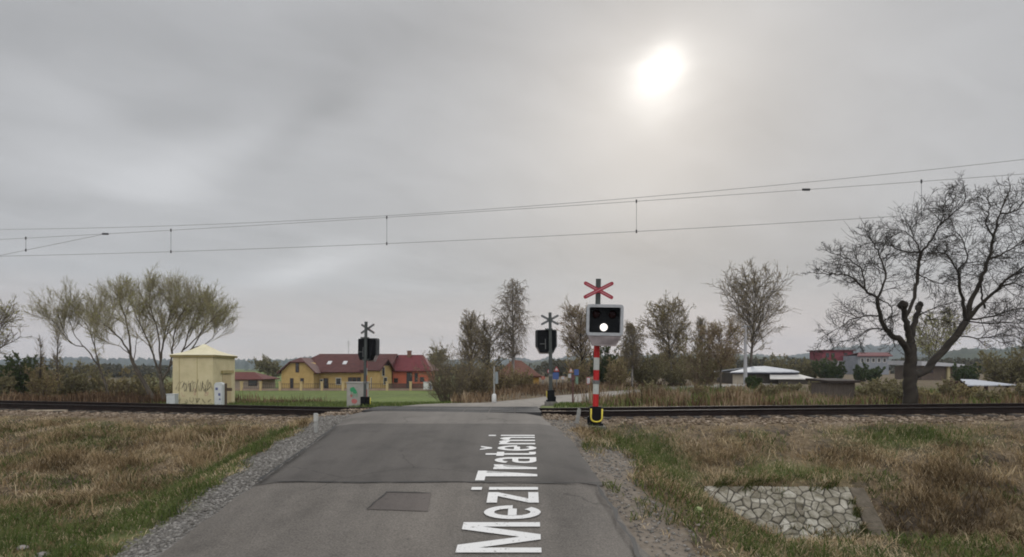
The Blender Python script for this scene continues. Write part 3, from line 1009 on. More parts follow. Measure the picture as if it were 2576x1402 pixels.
def dens_green(x, y):
    g = green_f(x, y, fbm(x * 1.3, y * 1.3, 21), fbm(x * .5, y * .5, 33))
    return (~bare(x, y)) * (sdist(x, y) < -2.2) * g * (.12 + .88 * sstep(.36, .6, fbm(x * 1.6, y * 1.6, 91)))


x, y = sample(200000, -12, 13, 6.4, 19, dens_green)
blades('green_grass', x, y, (.07 + .16 * NR.rand(len(x))) * (.7 + .9 * fbm(x * 1.7, y * 1.7, 8)), .013, .3 + .6 * NR.rand(len(x)),
       np.clip(fbm(x * 1.5, y * 1.5, 12) * 1.2 - .2 + NR.randn(len(x)) * .2, 0, 1), GRN, 'short green grass growing beside the gravel verges')


def dens_field(x, y):
    s = sdist(x, y)
    d = np.maximum(xl(y) - x, x - xr(y))
    return (s > 2.4) * (d > .5) * green_f(x, y, fbm(x * 1.3, y * 1.3, 21), 0 * x) * sstep(48, 22, y)


x, y = sample(70000, -26, 6, 22, 46, dens_field)
blades('field_grass', x, y, .1 + .16 * NR.rand(len(x)), .03, .3 + .5 * NR.rand(len(x)), np.clip(.45 + NR.randn(len(x)) * .25, 0, 1), GRN, 'green meadow grass behind the railway track')

# reddish brown reeds and tall weeds behind the rails
REED = varmat('reed_stalk', [(.04, .026, .016), (.095, .058, .034), (.165, .11, .065), (.25, .178, .11), (.37, .29, .195)], translucent=.2)


def dens_reed(x, y):
    d = np.maximum(xl(y) - x, x - xr(y))
    s = sdist(x, y)
    r_ = (x > 0) * (s > 3.2) * sstep(1.2, 2.6, d) * (y < 46)
    return r_ * (.15 + .85 * sstep(.38, .6, fbm(x * .55, y * .55, 41)))


x, y = sample(62000, 2, 36, 21, 44, dens_reed)
hh = (.15 + 1.0 * sstep(.38, .75, fbm(x * .6, y * .6, 17))) * (1 - .4 * sstep(6, 14, x)) * (.5 + .7 * NR.rand(len(x)))
blades('tall_weeds', x, y, hh, .035, .08 + .25 * NR.rand(len(x)), np.clip(fbm(x * .6, y * .6, 19) * 2.2 - .6 + NR.randn(len(x)) * .2, 0, 1), REED, 'brown reeds and tall weeds along the far edge of the track')


x, y = sample(16000, 2, 36, 22, 60, lambda a, b_: dens_reed(a, np.minimum(b_, 45)) * .8)
blades('olive_weeds', x, y, .25 + .5 * NR.rand(len(x)), .04, .2 + .5 * NR.rand(len(x)), np.clip(.6 + NR.randn(len(x)) * .25, 0, 1), OLV, 'olive weeds mixed into the reeds along the track')


def dens_mid(x, y):
    d = xl(y) - x
    return (d > .9) * (d < 16) * (x > -.085 * y - .5) * (.15 + .85 * sstep(.4, .6, fbm(x * .5, y * .5, 47))) * (y > 29)


x, y = sample(42000, -8, 30, 29, 72, dens_mid)
blades('roadside_weeds', x, y, .25 + .7 * NR.rand(len(x)) ** 2, .05, .15 + .4 * NR.rand(len(x)), np.clip(fbm(x * .4, y * .4, 29) * 1.6 - .4 + NR.randn(len(x)) * .16, 0, 1), REED, 'brown weeds between the far road and the brown roofed house')


def dens_reedl(x, y):
    s = sdist(x, y)
    return (s > 2.8) * (x < -12.2) * (.2 + .8 * sstep(.35, .6, fbm(x * .45, y * .45, 43))) * ((x < -18) | (y > 33))


x, y = sample(60000, -50, -11, 23, 48, dens_reedl)
hh = (.25 + .6 * sstep(.35, .75, fbm(x * .5, y * .5, 18))) * (.5 + .7 * NR.rand(len(x)))
blades('tall_weeds', x, y, hh, .035, .1 + .3 * NR.rand(len(x)), np.clip(fbm(x * .6, y * .6, 23) * 1.2 - .3 + NR.randn(len(x)) * .14, 0, 1), REED, 'brown weeds under the willows behind the track')

# ------------------------------------------------------------------ warning signals
M_DG = pmat('signal_grey', (.045, .052, .05), (.06, .068, .065), 9, .55)
M_RED = pmat('signal_red', (.34, .014, .016), (.42, .024, .024), 9, .55, spec=.2)
M_WHT = pmat('signal_white', (.34, .36, .335), (.44, .455, .43), 9, .6)
M_FRM = pmat('signal_frame', (.26, .27, .285), (.35, .36, .375), 9, .6)
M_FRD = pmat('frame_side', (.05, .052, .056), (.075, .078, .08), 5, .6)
M_TUB = pmat('signal_hood', (.24, .205, .21), (.31, .27, .27), 7, .6)
M_BLK = pmat('signal_black', (.005, .006, .007), (.008, .0085, .01), 6, .75, spec=.12)
M_YEL = pmat('signal_yellow', (.58, .46, .05), (.66, .55, .08), 12, .5)
M_CRS = pmat('cross_red', (.25, .03, .045), (.3, .045, .06), 6, .6, spec=.15)
M_CRW = pmat('cross_pink_white', (.42, .2, .22), rough=.6)
M_GAL = pmat('galvanised', (.1, .105, .105), (.15, .155, .155), 8, .5, metal=.2)
M_LENS = pmat('red_lens', (.008, .0015, .0015), rough=.6, spec=.08)
M_LIT = bpy.data.materials.new('lit_lens')
n_, l_, b_ = nodes_of(M_LIT)
b_.inputs['Base Color'].default_value = (.9, .87, .83, 1)
b_.inputs['Emission Color'].default_value = (1, .93, .88, 1)
b_.inputs['Emission Strength'].default_value = .85


def rrect(x0, x1, z0, z1, r, n=5):
    out = []
    for cx_, cz_, a0 in ((x1 - r, z1 - r, 0), (x0 + r, z1 - r, 90), (x0 + r, z0 + r, 180), (x1 - r, z0 + r, 270)):
        for i in range(n + 1):
            a = math.radians(a0 + 90 * i / n)
            out.append((cx_ + r * math.cos(a), cz_ + r * math.sin(a)))
    return out


def make_signal(label):
    s = thing('crossing_signal', label, 'crossing signal', group='railway crossing warning signals')
    # foot
    mb = MB()
    mb.box(-.15, .15, -.15, .15, .06, .5)
    mb.box(-.2, .2, -.2, .2, 0, .06)
    mb.box(-.21, -.15, -.1, .12, .06, .22)
    mb.build('foot', M_BLK, s, bevel=.015)
    mb = MB()
    pts = [(-.13, -.2, .45)] + [(-.13 + .0, -.2, .2)]
    for i in range(7):
        a = math.pi + i / 6 * math.pi
        pts.append((.015 + .145 * math.cos(a), -.2, .2 + .1 * math.sin(a)))
    pts.append((.16, -.2, .45))
    mb.tube(pts, .021, 6)
    mb.build('hoop', M_YEL, s, smooth=True)
    # banded lower pole
    zs = [.5, .83, 1.1, 1.2, 1.47, 1.8, 2.2]
    bands = [0, 1, 2, 0, 1, 0]
    mb = MB()
    for i in range(6):
        ring = [(.078 * math.cos(2 * math.pi * k / 16), .078 * math.sin(2 * math.pi * k / 16)) for k in range(16)]
        mb.faces([(a, b, z) for z in (zs[i], zs[i + 1]) for a, b in ring],
                 [(k, (k + 1) % 16, 16 + (k + 1) % 16, 16 + k) for k in range(8, 16)], bands[i])      # sheeting on the front half
        mb.faces([(a, b, z) for z in (zs[i], zs[i + 1]) for a, b in ring],
                 [(k, (k + 1) % 16, 16 + (k + 1) % 16, 16 + k) for k in range(8)], 3)
    mb.build('lower_pole', [M_RED, M_WHT, M_GAL, M_DG], s, smooth=False)
    mb = MB(); mb.tube([(0, 0, 1.1), (0, 0, 1.2)], .09, 14); mb.build('collar', M_GAL, s)
    mb = MB(); mb.tube([(0, 0, 2.2), (0, 0, 3.89)], .068, 14); mb.tube([(0, 0, 3.89), (0, 0, 3.9)], .073, 14)
    mb.box(-.1, .22, -.12, .1, 3.14, 3.2); mb.box(-.1, .1, -.1, .1, 2.14, 2.22)
    mb.build('upper_pole', M_DG, s)
    cx_ = .145
    # housing: deep black tray with cut lower corners, light front tub
    oc = [(-.4, 2.42), (-.29, 2.16), (.29, 2.16), (.4, 2.42), (.4, 3.1), (.36, 3.14), (-.36, 3.14), (-.4, 3.1)]
    mb = MB()
    mb.prism([(cx_ + a, -.1, z) for a, z in oc], (0, -.26, 0), 0)
    for zz in (2.5, 2.92):
        mb.box(cx_ - .36, cx_ + .36, -.1, -.085, zz, zz + .03, 0)
    mb.build('housing', [M_BLK], s, bevel=.02)
    mb = MB()   # bracket on the back
    mb.box(cx_ + .06, cx_ + .3, -.085, -.05, 2.52, 2.545); mb.box(cx_ + .05, cx_ + .075, -.085, -.05, 2.3, 2.75)
    mb.build('bracket', M_GAL, s)
    # hood under the frame
    a0 = [(-.455, 2.40), (-.30, 2.10), (.30, 2.10), (.455, 2.40)]
    mb = MB()
    mb.prism([(cx_ + a, -.36, z) for a, z in a0], (0, -.16, 0), 0)
    # sloped lip that carries the frame's lower edge
    mb.prism([(cx_ - .455, -.52, 2.40), (cx_ + .455, -.52, 2.40), (cx_ + .30, -.52, 2.12), (cx_ - .30, -.52, 2.12)], (0, .02, 0), 0)
    mb.build('hood', M_TUB, s, bevel=.02)
    # frame ring
    outer = rrect(cx_ - .475, cx_ + .475, 2.36, 3.17, .085)
    inner = rrect(cx_ - .40, cx_ + .40, 2.44, 3.095, .03)
    mb = MB()
    n_ = len(outer)
    vs = [(a, -.54, z) for a, z in outer] + [(a, -.54, z) for a, z in inner] + [(a, -.36, z) for a, z in outer] + [(a, -.36, z) for a, z in inner]
    fs = []
    for i in range(n_):
        j = (i + 1) % n_
        fs += [(i, j, n_ + j, n_ + i), (2 * n_ + i, i, n_ * 0 + i, 2 * n_ + i)][:1]
        fs += [(i, 2 * n_ + i, 2 * n_ + j, j), (n_ + i, n_ + j, 3 * n_ + j, 3 * n_ + i), (2 * n_ + i, 3 * n_ + i, 3 * n_ + j, 2 * n_ + j)]
    mb.faces(vs, fs)
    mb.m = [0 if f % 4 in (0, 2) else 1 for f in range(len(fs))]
    mb.build('frame', [M_FRM, M_FRD], s)
    mb = MB(); mb.box(cx_ - .40, cx_ + .40, -.40, -.362, 2.43, 3.1); mb.build('face_panel', M_BLK, s)

    def disc(name, x_, z_, r, mat, visor=True):
        mb = MB()
        mb.tube([(x_, -.40, z_), (x_, -.425, z_), (x_, -.44, z_)], [r, r, r * .75], 20)
        l = mb.build(name, mat, s, smooth=True)
        if visor:
            mb = MB()
            k = 12
            vs, fs = [], []
            for i in range(k + 1):
                a = math.radians(-10 + 200 * i / k)
                vs += [(x_ + r * 1.12 * math.cos(a), -.40, z_ + r * 1.12 * math.sin(a)), (x_ + r * 1.12 * math.cos(a), -.52 + .03 * abs(math.cos(a)), z_ + r * 1.12 * math.sin(a))]
            for i in range(k): fs.append((2 * i, 2 * i + 1, 2 * i + 3, 2 * i + 2))
            mb.faces(vs, fs)
            v = mb.build('visor', M_BLK, l)
            sd = v.modifiers.new('solid', 'SOLIDIFY'); sd.thickness = .006
    disc('white_lamp', cx_ - .015, 2.585, .1, M_LIT, False)
    disc('red_lamp', cx_ - .22, 2.92, .1, M_LENS)
    disc('red_lamp', cx_ + .2, 2.92, .1, M_LENS)
    # St Andrew's cross
    mb = MB()
    for sg in (1, -1):
        d = Vector((.40, 0, .212 * sg)).normalized(); w = Vector((-d.z, 0, d.x))
        c_ = Vector((0, -.115 - .012 * (sg > 0), 3.585))
        for (L_, W_, y_, mi) in ((.44, .05, 0, 0), (.37, .01, -.004, 1)):
            q = []
            for i in range(6):
                a = math.radians(-90 + 180 * i / 5)
                q.append(c_ + d * (L_ - W_ + W_ * math.cos(a)) + w * (W_ * math.sin(a)))
            for i in range(6):
                a = math.radians(90 + 180 * i / 5)
                q.append(c_ + d * (-L_ + W_ + W_ * math.cos(a)) + w * (W_ * math.sin(a)))
            q = [p + Vector((0, y_, 0)) for p in q]
            mb.prism(q, (0, .012 if mi == 0 else .003, 0), mi, mend=2 if mi == 0 else 1)
    mb.build('warning_cross', [M_CRS, M_CRW, M_GAL], s)
    return s


s0 = make_signal('railway crossing signal facing us with red warning cross and lit white lamp')
s0.location = (2.22, 16.3, .965)
s0.rotation_euler = (0, math.radians(1.3), math.radians(-3))
s1 = copy_tree(s0)
s1['label'] = 'crossing signal seen from behind, standing beside the graffitied grey cabinet'
p = P(918, 1026, 24.5)
s1.location = p; s1.scale = (.9, .9, .885)
s1.rotation_euler = (0, math.radians(-1), math.radians(180 - 28))
s2 = copy_tree(s0)
s2['label'] = 'crossing signal seen from behind, standing where the pale road bends away'
p = P(1386, 1010, 25.2)
s2.location = p; s2.scale = (.95, .95, .94)
s2.rotation_euler = (0, math.radians(.6), math.radians(180 + 2))

# mound of ballast for the feet is the ground itself; a small concrete plinth keeps every foot on it
M_CON = pmat('concrete', (.12, .112, .1), (.18, .168, .15), 7, .9, bump=.3)
for s_ in (s0, s1, s2):
    mb = MB(); mb.box(-.26, .26, -.26, .26, -.45, -.002)
    mb.build('plinth', M_CON, s_, bevel=.02)

# ------------------------------------------------------------------ small posts by the road
M_PW = pmat('post_white', (.5, .5, .48), (.6, .6, .58), 10, .6)
M_PC = pmat('post_cap', (.3, .3, .28), (.4, .4, .38), 14, .7)
M_PG = pmat('post_grey', (.22, .22, .21), (.3, .3, .28), 10, .8)
px_ = P(795, 1078, 15.2)
t = thing('marker_post', 'small white marker post on the gravel verge before the rails', 'marker post', (px_[0], px_[1], gz1(px_[0], px_[1]) - .02))
zt = P(795, 1040, 15.2)[2] - t.location.z
mb = MB(); mb.box(-.045, .045, -.03, .03, 0, zt - .2); mb.build('post', M_PG, t, bevel=.008)
mb = MB(); mb.prism([(-.05, -.04, zt - .2), (.05, -.04, zt - .2), (.05, -.04, zt - .03), (.025, -.04, zt), (-.05, -.04, zt)], (0, .08, 0)); mb.build('cap', M_PC, t, bevel=.006)
px_ = P(1451, 1049, 16.9)
t = thing('marker_post', 'leaning whitish marker post beside the rails near the lit signal', 'marker post', (px_[0], px_[1], gz1(px_[0], px_[1]) - .02))
zt = P(1451, 1027, 16.9)[2] - t.location.z
t.rotation_euler = (0, math.radians(10), 0)
mb = MB(); mb.prism([(-.05, -.03, 0), (.05, -.03, 0), (.05, -.03, zt - .05), (.02, -.03, zt), (-.05, -.03, zt)], (0, .06, 0)); mb.build('post', M_PG, t, bevel=.006)
# ------------------------------------------------------------------ relay hut
def at(px, py, Y, ox, oy, oz):
    p = P(px, py, Y)
    return (p[0] - ox, p[1] - oy, p[2] - oz)


HW = pmat('hut_render', (.42, .365, .225), (.515, .455, .29), 1.6, .9, bump=.25, bscale=40, c3=(.48, .42, .258))
HR = pmat('hut_roof', (.58, .53, .36), (.66, .61, .43), 2.5, .8)
HB = pmat('hut_trim', (.25, .205, .085), (.3, .245, .11), 4, .85)
HG = pmat('graffiti_black', (.17, .15, .1), rough=.85)
HP = pmat('graffiti_pink', (.42, .27, .2), rough=.85)
XA, XB_ = P(434, 0, 30)[0], P(536, 0, 30)[0]
YB0, YB1 = 30.0, 33.4
zb = .42
hut = thing('relay_hut', 'small cream yellow railway hut with hipped roof and graffiti on its wall', 'hut', ((XA + XB_) / 2, 30, zb))
hx, hd = (XB_ - XA) / 2, YB1 - YB0
ze = P(0, 897, 30)[2] - zb
rx = P(591, 0, YB1)[0] - hut.location.x        # back corner of the side wall
mb = MB()
base = [(-hx, 0), (hx, 0), (rx, hd), (-hx + (rx - hx), hd)]
mb.prism([(a, b, -.3) for a, b in base], (0, 0, ze + .3), 0)
mb.build('wall', HW, hut, bevel=.02)
mb = MB()     # concrete wall joints
for t_ in (.27, .98):
    x_ = -hx + 2 * hx * t_ * .62
    mb.box(x_ - .012, x_ + .012, -.004, .02, 0, ze - .03)
mb.build('wall_joint', HB, hut)
mb = MB()
o_ = .1
ev = [(-hx - o_, -o_), (hx + o_, -o_), (rx + o_, hd + o_), (-hx + rx - hx - o_, hd + o_)]
mb.prism([(a, b, ze - .03) for a, b in ev], (0, 0, .1), 0)
mb.build('fascia', HB, hut, bevel=.015)
mb = MB()
ap = Vector(at(514, 866, 31.6, *hut.location))
ex = .05
E = [Vector((a + (ex if a > 0 else -ex), b + (ex if b > 1 else -ex), ze + .072)) for a, b in ev]
rings = [E]
for k, lift in ((.35, .22), (.6, .45), (.8, .72), (.95, .97)):
    rings.append([e.lerp(Vector((ap.x, ap.y, e.z)), k) + Vector((0, 0, (ap.z - e.z) * lift)) for e in E])
vs = [v for r_ in rings for v in r_] + [ap]
fs = []
for i in range(len(rings) - 1):
    for k in range(4): fs.append((i * 4 + k, i * 4 + (k + 1) % 4, i * 4 + 4 + (k + 1) % 4, i * 4 + 4 + k))
L_ = (len(rings) - 1) * 4
for k in range(4): fs.append((L_ + k, L_ + (k + 1) % 4, len(vs) - 1))
fs.append((3, 2, 1, 0))
mb.faces(vs, fs); mb.build('roof', HR, hut)
# door on the side wall
d_ = (Vector((rx, hd, 0)) - Vector((hx, 0, 0))); dl = d_.length; d_.normalize(); nrm = Vector((d_.y, -d_.x, 0))


def side(t, z, out): return Vector((hx, 0, z)) + d_ * (t * dl) + nrm * out


mb = MB(); mb.prism([side(.40, .15, .0), side(.80, .15, .0), side(.80, 1.72, .0), side(.40, 1.72, .0)], nrm * .02)
dr = mb.build('door', pmat('hut_door', (.36, .28, .15), (.4, .32, .18), 3, .7), hut)
mb = MB(); mb.prism([side(.34, 1.78, .0), side(.86, 1.78, .0), side(.86, 1.93, .0), side(.34, 1.93, .0)], nrm * .09)
mb.build('door_lintel', HB, hut)
# graffiti scrawl on the front wall: made-up strokes
Rg = random.Random(5)
for nm, mt, cnt, zlo, zhi in (('graffiti_lettering', HG, 15, .72, 1.55), ('graffiti_lettering', HG, 6, .3, .62), ('graffiti_lettering', HP, 3, .6, 1.0)):
    mb = MB()
    for i in range(cnt):
        cx_ = -hx * .78 + (hx * 1.75) * (i + .5) / cnt
        hh_ = (zhi - zlo) * (.45 + .55 * math.sin(math.pi * (i + .5) / cnt)) * Rg.uniform(.7, 1.2)
        c_ = (zlo + zhi) / 2 + Rg.uniform(-.06, .06)
        sw = Rg.choice([-1, 1]) * Rg.uniform(.05, .13); ph = Rg.uniform(0, 6.28); lo_ = Rg.uniform(.6, 1.9)
        pts = [(cx_ + sw * math.cos(ph + lo_ * k) + Rg.uniform(-.015, .015), c_ + hh_ * .42 * math.sin(ph * .7 + 1.15 * lo_ * k) + .012 * k) for k in range(6)]
        w_ = Rg.uniform(.006, .015)
        for (xa, za), (xb, zb_) in zip(pts[:-1], pts[1:]):
            dx, dz = xb - xa, zb_ - za
            L__ = math.hypot(dx, dz) or 1
            ox, oz = -dz / L__ * w_, dx / L__ * w_
            mb.prism([(xa - ox, -.007, za - oz), (xb - ox, -.007, zb_ - oz), (xb + ox, -.007, zb_ + oz), (xa + ox, -.007, za + oz)], (0, .004, 0))
    mb.build(nm, mt, hut)

# small things round the hut
M_CAB = pmat('cabinet_grey', (.26, .25, .23), (.32, .31, .285), 3, .7)
M_LG = pmat('box_light_grey', (.4, .42, .42), (.47, .49, .49), 4, .6)


def on_ground(px, Y, dz=0.0):
    x = (px - CX) / F * Y
    return (x, Y, gz1(x, Y) + dz)


loc = on_ground(434, 28.8)
t = thing('utility_box', 'low pale grey utility box at the front corner of the yellow hut', 'utility box', loc)
zt = P(0, 991, 28.8)[2] - loc[2]
mb = MB(); mb.box(-.2, .2, -.16, .16, -.1, zt - .04); mb.build('body', M_LG, t, bevel=.01)
mb = MB(); mb.box(-.22, .22, -.18, .18, zt - .04, zt); mb.build('lid', M_LG, t, bevel=.01)
loc = on_ground(553, 28.3)
t = thing('meter_cabinet', 'tall narrow white cabinet with a rounded top in front of the yellow hut', 'cabinet', loc)
zt = P(0, 962, 28.3)[2] - loc[2]
arc = [(-.19, 0), (.19, 0), (.19, zt - .1)] + [(.19 * math.cos(math.radians(a)), zt - .1 + .1 * math.sin(math.radians(a))) for a in (30, 60, 90, 120, 150)] + [(-.19, zt - .1)]
mb = MB(); mb.prism([(a, -.14, b) for a, b in arc], (0, .28, 0)); mb.build('body', M_LG, t, bevel=.008)
mb = MB(); mb.box(-.15, .15, -.15, -.138, .1, zt - .16); dd = mb.build('door', pmat('cab_door', (.44, .45, .46), (.5, .51, .52), 4, .6), t)
mb = MB(); mb.box(-.13, -.02, -.158, -.149, zt - .36, zt - .24, 0); mb.box(.0, .1, -.158, -.149, zt - .62, zt - .5, 0); mb.box(.04, .1, -.158, -.149, zt - .82, zt - .74, 0)
mb.build('graffiti_lettering', pmat('graffiti_blue', (.09, .1, .2), rough=.8), t)
loc = on_ground(568, 27.6)
t = thing('rusty_post', 'thin dark rusty post with a short side plate beside the white cabinet', 'post', loc)
zt = P(0, 965, 27.6)[2] - loc[2]
M_RP = pmat('rusty_post', (.045, .032, .022), (.085, .06, .04), 12, .9)
mb = MB(); mb.box(-.045, .045, -.035, .035, -.1, zt); mb.build('post', M_RP, t, bevel=.006)
mb = MB(); mb.box(.03, .3, -.05, -.036, zt - .34, zt - .2); mb.build('plate', M_RP, t)

loc = on_ground(900, 25.7)
cab = thing('signal_cabinet', 'grey trackside cabinet with green and red graffiti next to a signal', 'cabinet', (loc[0], loc[1], loc[2]))
zt = P(0, 961, 25.7)[2] - loc[2]
mb = MB(); mb.box(-.40, .40, -.25, .3, -.2, zt - .05); mb.build('body', M_CAB, cab, bevel=.012)
mb = MB(); mb.box(-.43, .43, -.28, .33, zt - .05, zt); mb.build('lid', M_CAB, cab, bevel=.01)
mb = MB(); mb.box(-.375, .1, -.262, -.249, .12, zt - .09); mb.build('door', M_CAB, cab)
M_GG = pmat('graffiti_green', (.03, .2, .09), (.05, .26, .12), 12, .8)
M_GR = pmat('graffiti_red', (.36, .1, .1), (.42, .15, .14), 12, .8)


def blob_disc(cx_, cz_, rx_, rz_, y_, seed):
    rr = random.Random(seed)
    return [(cx_ + rx_ * rr.uniform(.75, 1.1) * math.cos(2 * math.pi * k / 14), y_, cz_ + rz_ * rr.uniform(.75, 1.1) * math.sin(2 * math.pi * k / 14)) for k in range(14)]


mb = MB()
mb.prism(blob_disc(-.14, zt - .32, .12, .12, -.268, 3), (0, .004, 0))
mb.prism(blob_disc(-.05, zt - .40, .09, .1, -.269, 4), (0, .005, 0))
for k in range(4): mb.prism([(-.22 + .08 * k, -.268, zt - .42), (-.195 + .08 * k, -.268, zt - .42), (-.2 + .08 * k, -.268, zt - .62 - .05 * (k % 2)), (-.22 + .08 * k, -.268, zt - .6)], (0, .004, 0))
mb.build('green_graffiti', M_GG, cab)
mb = MB(); mb.prism(blob_disc(-.08, .32, .15, .11, -.268, 8), (0, .004, 0)); mb.prism(blob_disc(-.2, .55, .05, .07, -.268, 9), (0, .004, 0))
mb.build('red_graffiti', M_GR, cab)

# ------------------------------------------------------------------ stone pitching of the ditch
def wall_pt(s, t, out=0.0):
    """s along the wall 0..1, t from the top 0 to the bottom 1"""
    a = Vector(P(1772, 1224, 12.25)).lerp(Vector(P(2133, 1226, 12.2)), s)
    b = Vector(P(1772, 1352, 11.25)).lerp(Vector(P(2188, 1362, 11.15)), s)
    return a.lerp(b, t) + WN * out


_a = Vector(P(2133, 1226, 12.2)) - Vector(P(1772, 1224, 12.25)); _b = Vector(P(1772, 1352, 11.25)) - Vector(P(1772, 1224, 12.25))
WN = _a.cross(_b); WN.normalize()
if WN.z < 0: WN = -WN


def clip(poly, n, d):
    out = []
    for i in range(len(poly)):
        p, q = poly[i], poly[(i + 1) % len(poly)]
        a, b = p[0] * n[0] + p[1] * n[1] - d, q[0] * n[0] + q[1] * n[1] - d
        if a <= 0: out.append(p)
        if a * b < 0:
            t = a / (a - b)
            out.append((p[0] + (q[0] - p[0]) * t, p[1] + (q[1] - p[1]) * t))
    return out


WL, WH = 2.75, 1.2
rs = random.Random(12)
sites = []
while len(sites) < 118:
    p = (rs.uniform(0, WL), rs.uniform(0, WH))
    dmin = rs.choice([.06, .08, .11, .15, .2, .27])
    if all(math.hypot(p[0] - q[0], p[1] - q[1]) > dmin for q in sites) or rs.random() < .004: sites.append(p)
wall = thing('stone_pitching', 'low sloping wall of pale irregular stones lining the ditch', 'stone wall', tuple(wall_pt(.5, 1)))
mb = MB()
vs, fs = [], []
for i in range(9):
    for j in range(5): vs.append(wall_pt(i / 8, j / 4))
for i in range(8):
    for j in range(4): fs.append((i * 5 + j, i * 5 + j + 1, i * 5 + j + 6, i * 5 + j + 5))
mb.faces(vs, fs)
o = mb.build('mortar_bed', pmat('mortar', (.05, .046, .037), (.1, .092, .076), 9, .95, bump=.5), wall)
to_local(o)
md = o.modifiers.new('solid', 'SOLIDIFY'); md.thickness = .25; md.offset = -1 if WN.dot(Vector((0, -1, 1))) > 0 else 1
verts, faces, var = [], [], []
for i, p in enumerate(sites):
    poly = [(0, 0), (WL, 0), (WL, WH), (0, WH)]
    for j, q in enumerate(sites):
        if i == j: continue
        n = (q[0] - p[0], q[1] - p[1]); L_ = math.hypot(*n)
        if L_ > .9: continue
        n = (n[0] / L_, n[1] / L_)
        poly = clip(poly, n, n[0] * (p[0] + q[0]) / 2 + n[1] * (p[1] + q[1]) / 2 - rs.uniform(.004, .013))
        if len(poly) < 3: break
    if len(poly) < 3: continue
    # round the corners
    rp = []
    for k in range(len(poly)):
        a, b, c = poly[k - 1], poly[k], poly[(k + 1) % len(poly)]
        rp += [(b[0] + (a[0] - b[0]) * .13, b[1] + (a[1] - b[1]) * .13), (b[0] + (c[0] - b[0]) * .13, b[1] + (c[1] - b[1]) * .13)]
    cx_ = sum(q[0] for q in rp) / len(rp); cy_ = sum(q[1] for q in rp) / len(rp)
    lift = rs.uniform(.008, .035); vv = min(1, max(0, rs.gauss(.55, .25)))
    b0 = len(verts); n = len(rp)
    for (sc_, h_) in ((1.0, 0.0), (.97, lift * .75), (.78, lift), (.0, lift * 1.08)):
        for q in (rp if sc_ > 0 else [(cx_, cy_)]):
            qx, qy = cx_ + (q[0] - cx_) * sc_, cy_ + (q[1] - cy_) * sc_
            verts.append(wall_pt(qx / WL, qy / WH, h_ + (rs.uniform(-.006, .006) if h_ else 0))); var.append(vv)
    for r_ in range(2):
        for k in range(n): faces.append((b0 + r_ * n + k, b0 + r_ * n + (k + 1) % n, b0 + (r_ + 1) * n + (k + 1) % n, b0 + (r_ + 1) * n + k))
    for k in range(n): faces.append((b0 + 2 * n + k, b0 + 2 * n + (k + 1) % n, b0 + 3 * n))
me = bpy.data.meshes.new('stone_facing')
me.from_pydata([tuple(v) for v in verts], [], faces)
ca = me.color_attributes.new('var', 'FLOAT_COLOR', 'POINT')
ca.data.foreach_set('color', np.repeat(np.array(var, np.float32), 4))
SM = varmat('pitching_stone', [(.19, .172, .138), (.28, .262, .216), (.37, .352, .303), (.47, .455, .405)])
nt_ = SM.node_tree
tx = nt_.nodes.new('ShaderNodeTexNoise'); tx.inputs['Scale'].default_value = 14; tx.inputs['Detail'].default_value = 8
tcn = nt_.nodes.new('ShaderNodeTexCoord'); nt_.links.new(tcn.outputs['Object'], tx.inputs['Vector'])
bpn = nt_.nodes.new('ShaderNodeBump'); bpn.inputs['Strength'].default_value = .6; bpn.inputs['Distance'].default_value = .02
_bc = nt_.nodes['Principled BSDF'].inputs['Base Color']
_src = _bc.links[0].from_socket
_rm = nt_.nodes.new('ShaderNodeValToRGB')
_rm.color_ramp.elements[0].position = .36; _rm.color_ramp.elements[0].color = (.42, .4, .33, 1)
_rm.color_ramp.elements[1].position = .6; _rm.color_ramp.elements[1].color = (1.05, 1.03, 1, 1)
_t2 = nt_.nodes.new('ShaderNodeTexNoise'); _t2.inputs['Scale'].default_value = 4.5; _t2.inputs['Detail'].default_value = 9; _t2.inputs['Roughness'].default_value = .7
nt_.links.new(tcn.outputs['Object'], _t2.inputs['Vector']); nt_.links.new(_t2.outputs['Fac'], _rm.inputs['Fac'])
_mm = nt_.nodes.new('ShaderNodeMix'); _mm.data_type = 'RGBA'; _mm.blend_type = 'MULTIPLY'; _mm.inputs[0].default_value = 1
nt_.links.new(_src, _mm.inputs[6]); nt_.links.new(_rm.outputs[0], _mm.inputs[7]); nt_.links.new(_mm.outputs[2], _bc)
nt_.links.new(tx.outputs['Fac'], bpn.inputs['Height']); nt_.links.new(bpn.outputs['Normal'], nt_.nodes['Principled BSDF'].inputs['Normal'])
o = link_mesh('stone_facing', me, SM, wall)
to_local(o)
# concrete edge of the pitching
ce = thing('concrete_edge', 'sloping brown concrete edge strip beside the stone lining', 'concrete edge', tuple(wall_pt(1.1, 1)))
mb = MB()
q = [Vector(P(2134, 1230, 12.2)), Vector(P(2172, 1231, 12.2)), Vector(P(2240, 1362, 11.15)), Vector(P(2190, 1362, 11.15))]
q = [p + WN * .05 for p in q]
mb.prism(q, -WN * .4)
o = mb.build('kerb_slab', pmat('brown_concrete', (.085, .07, .05), (.14, .118, .09), 6, .95, bump=.5, bscale=25), ce, bevel=.02)
to_local(o)

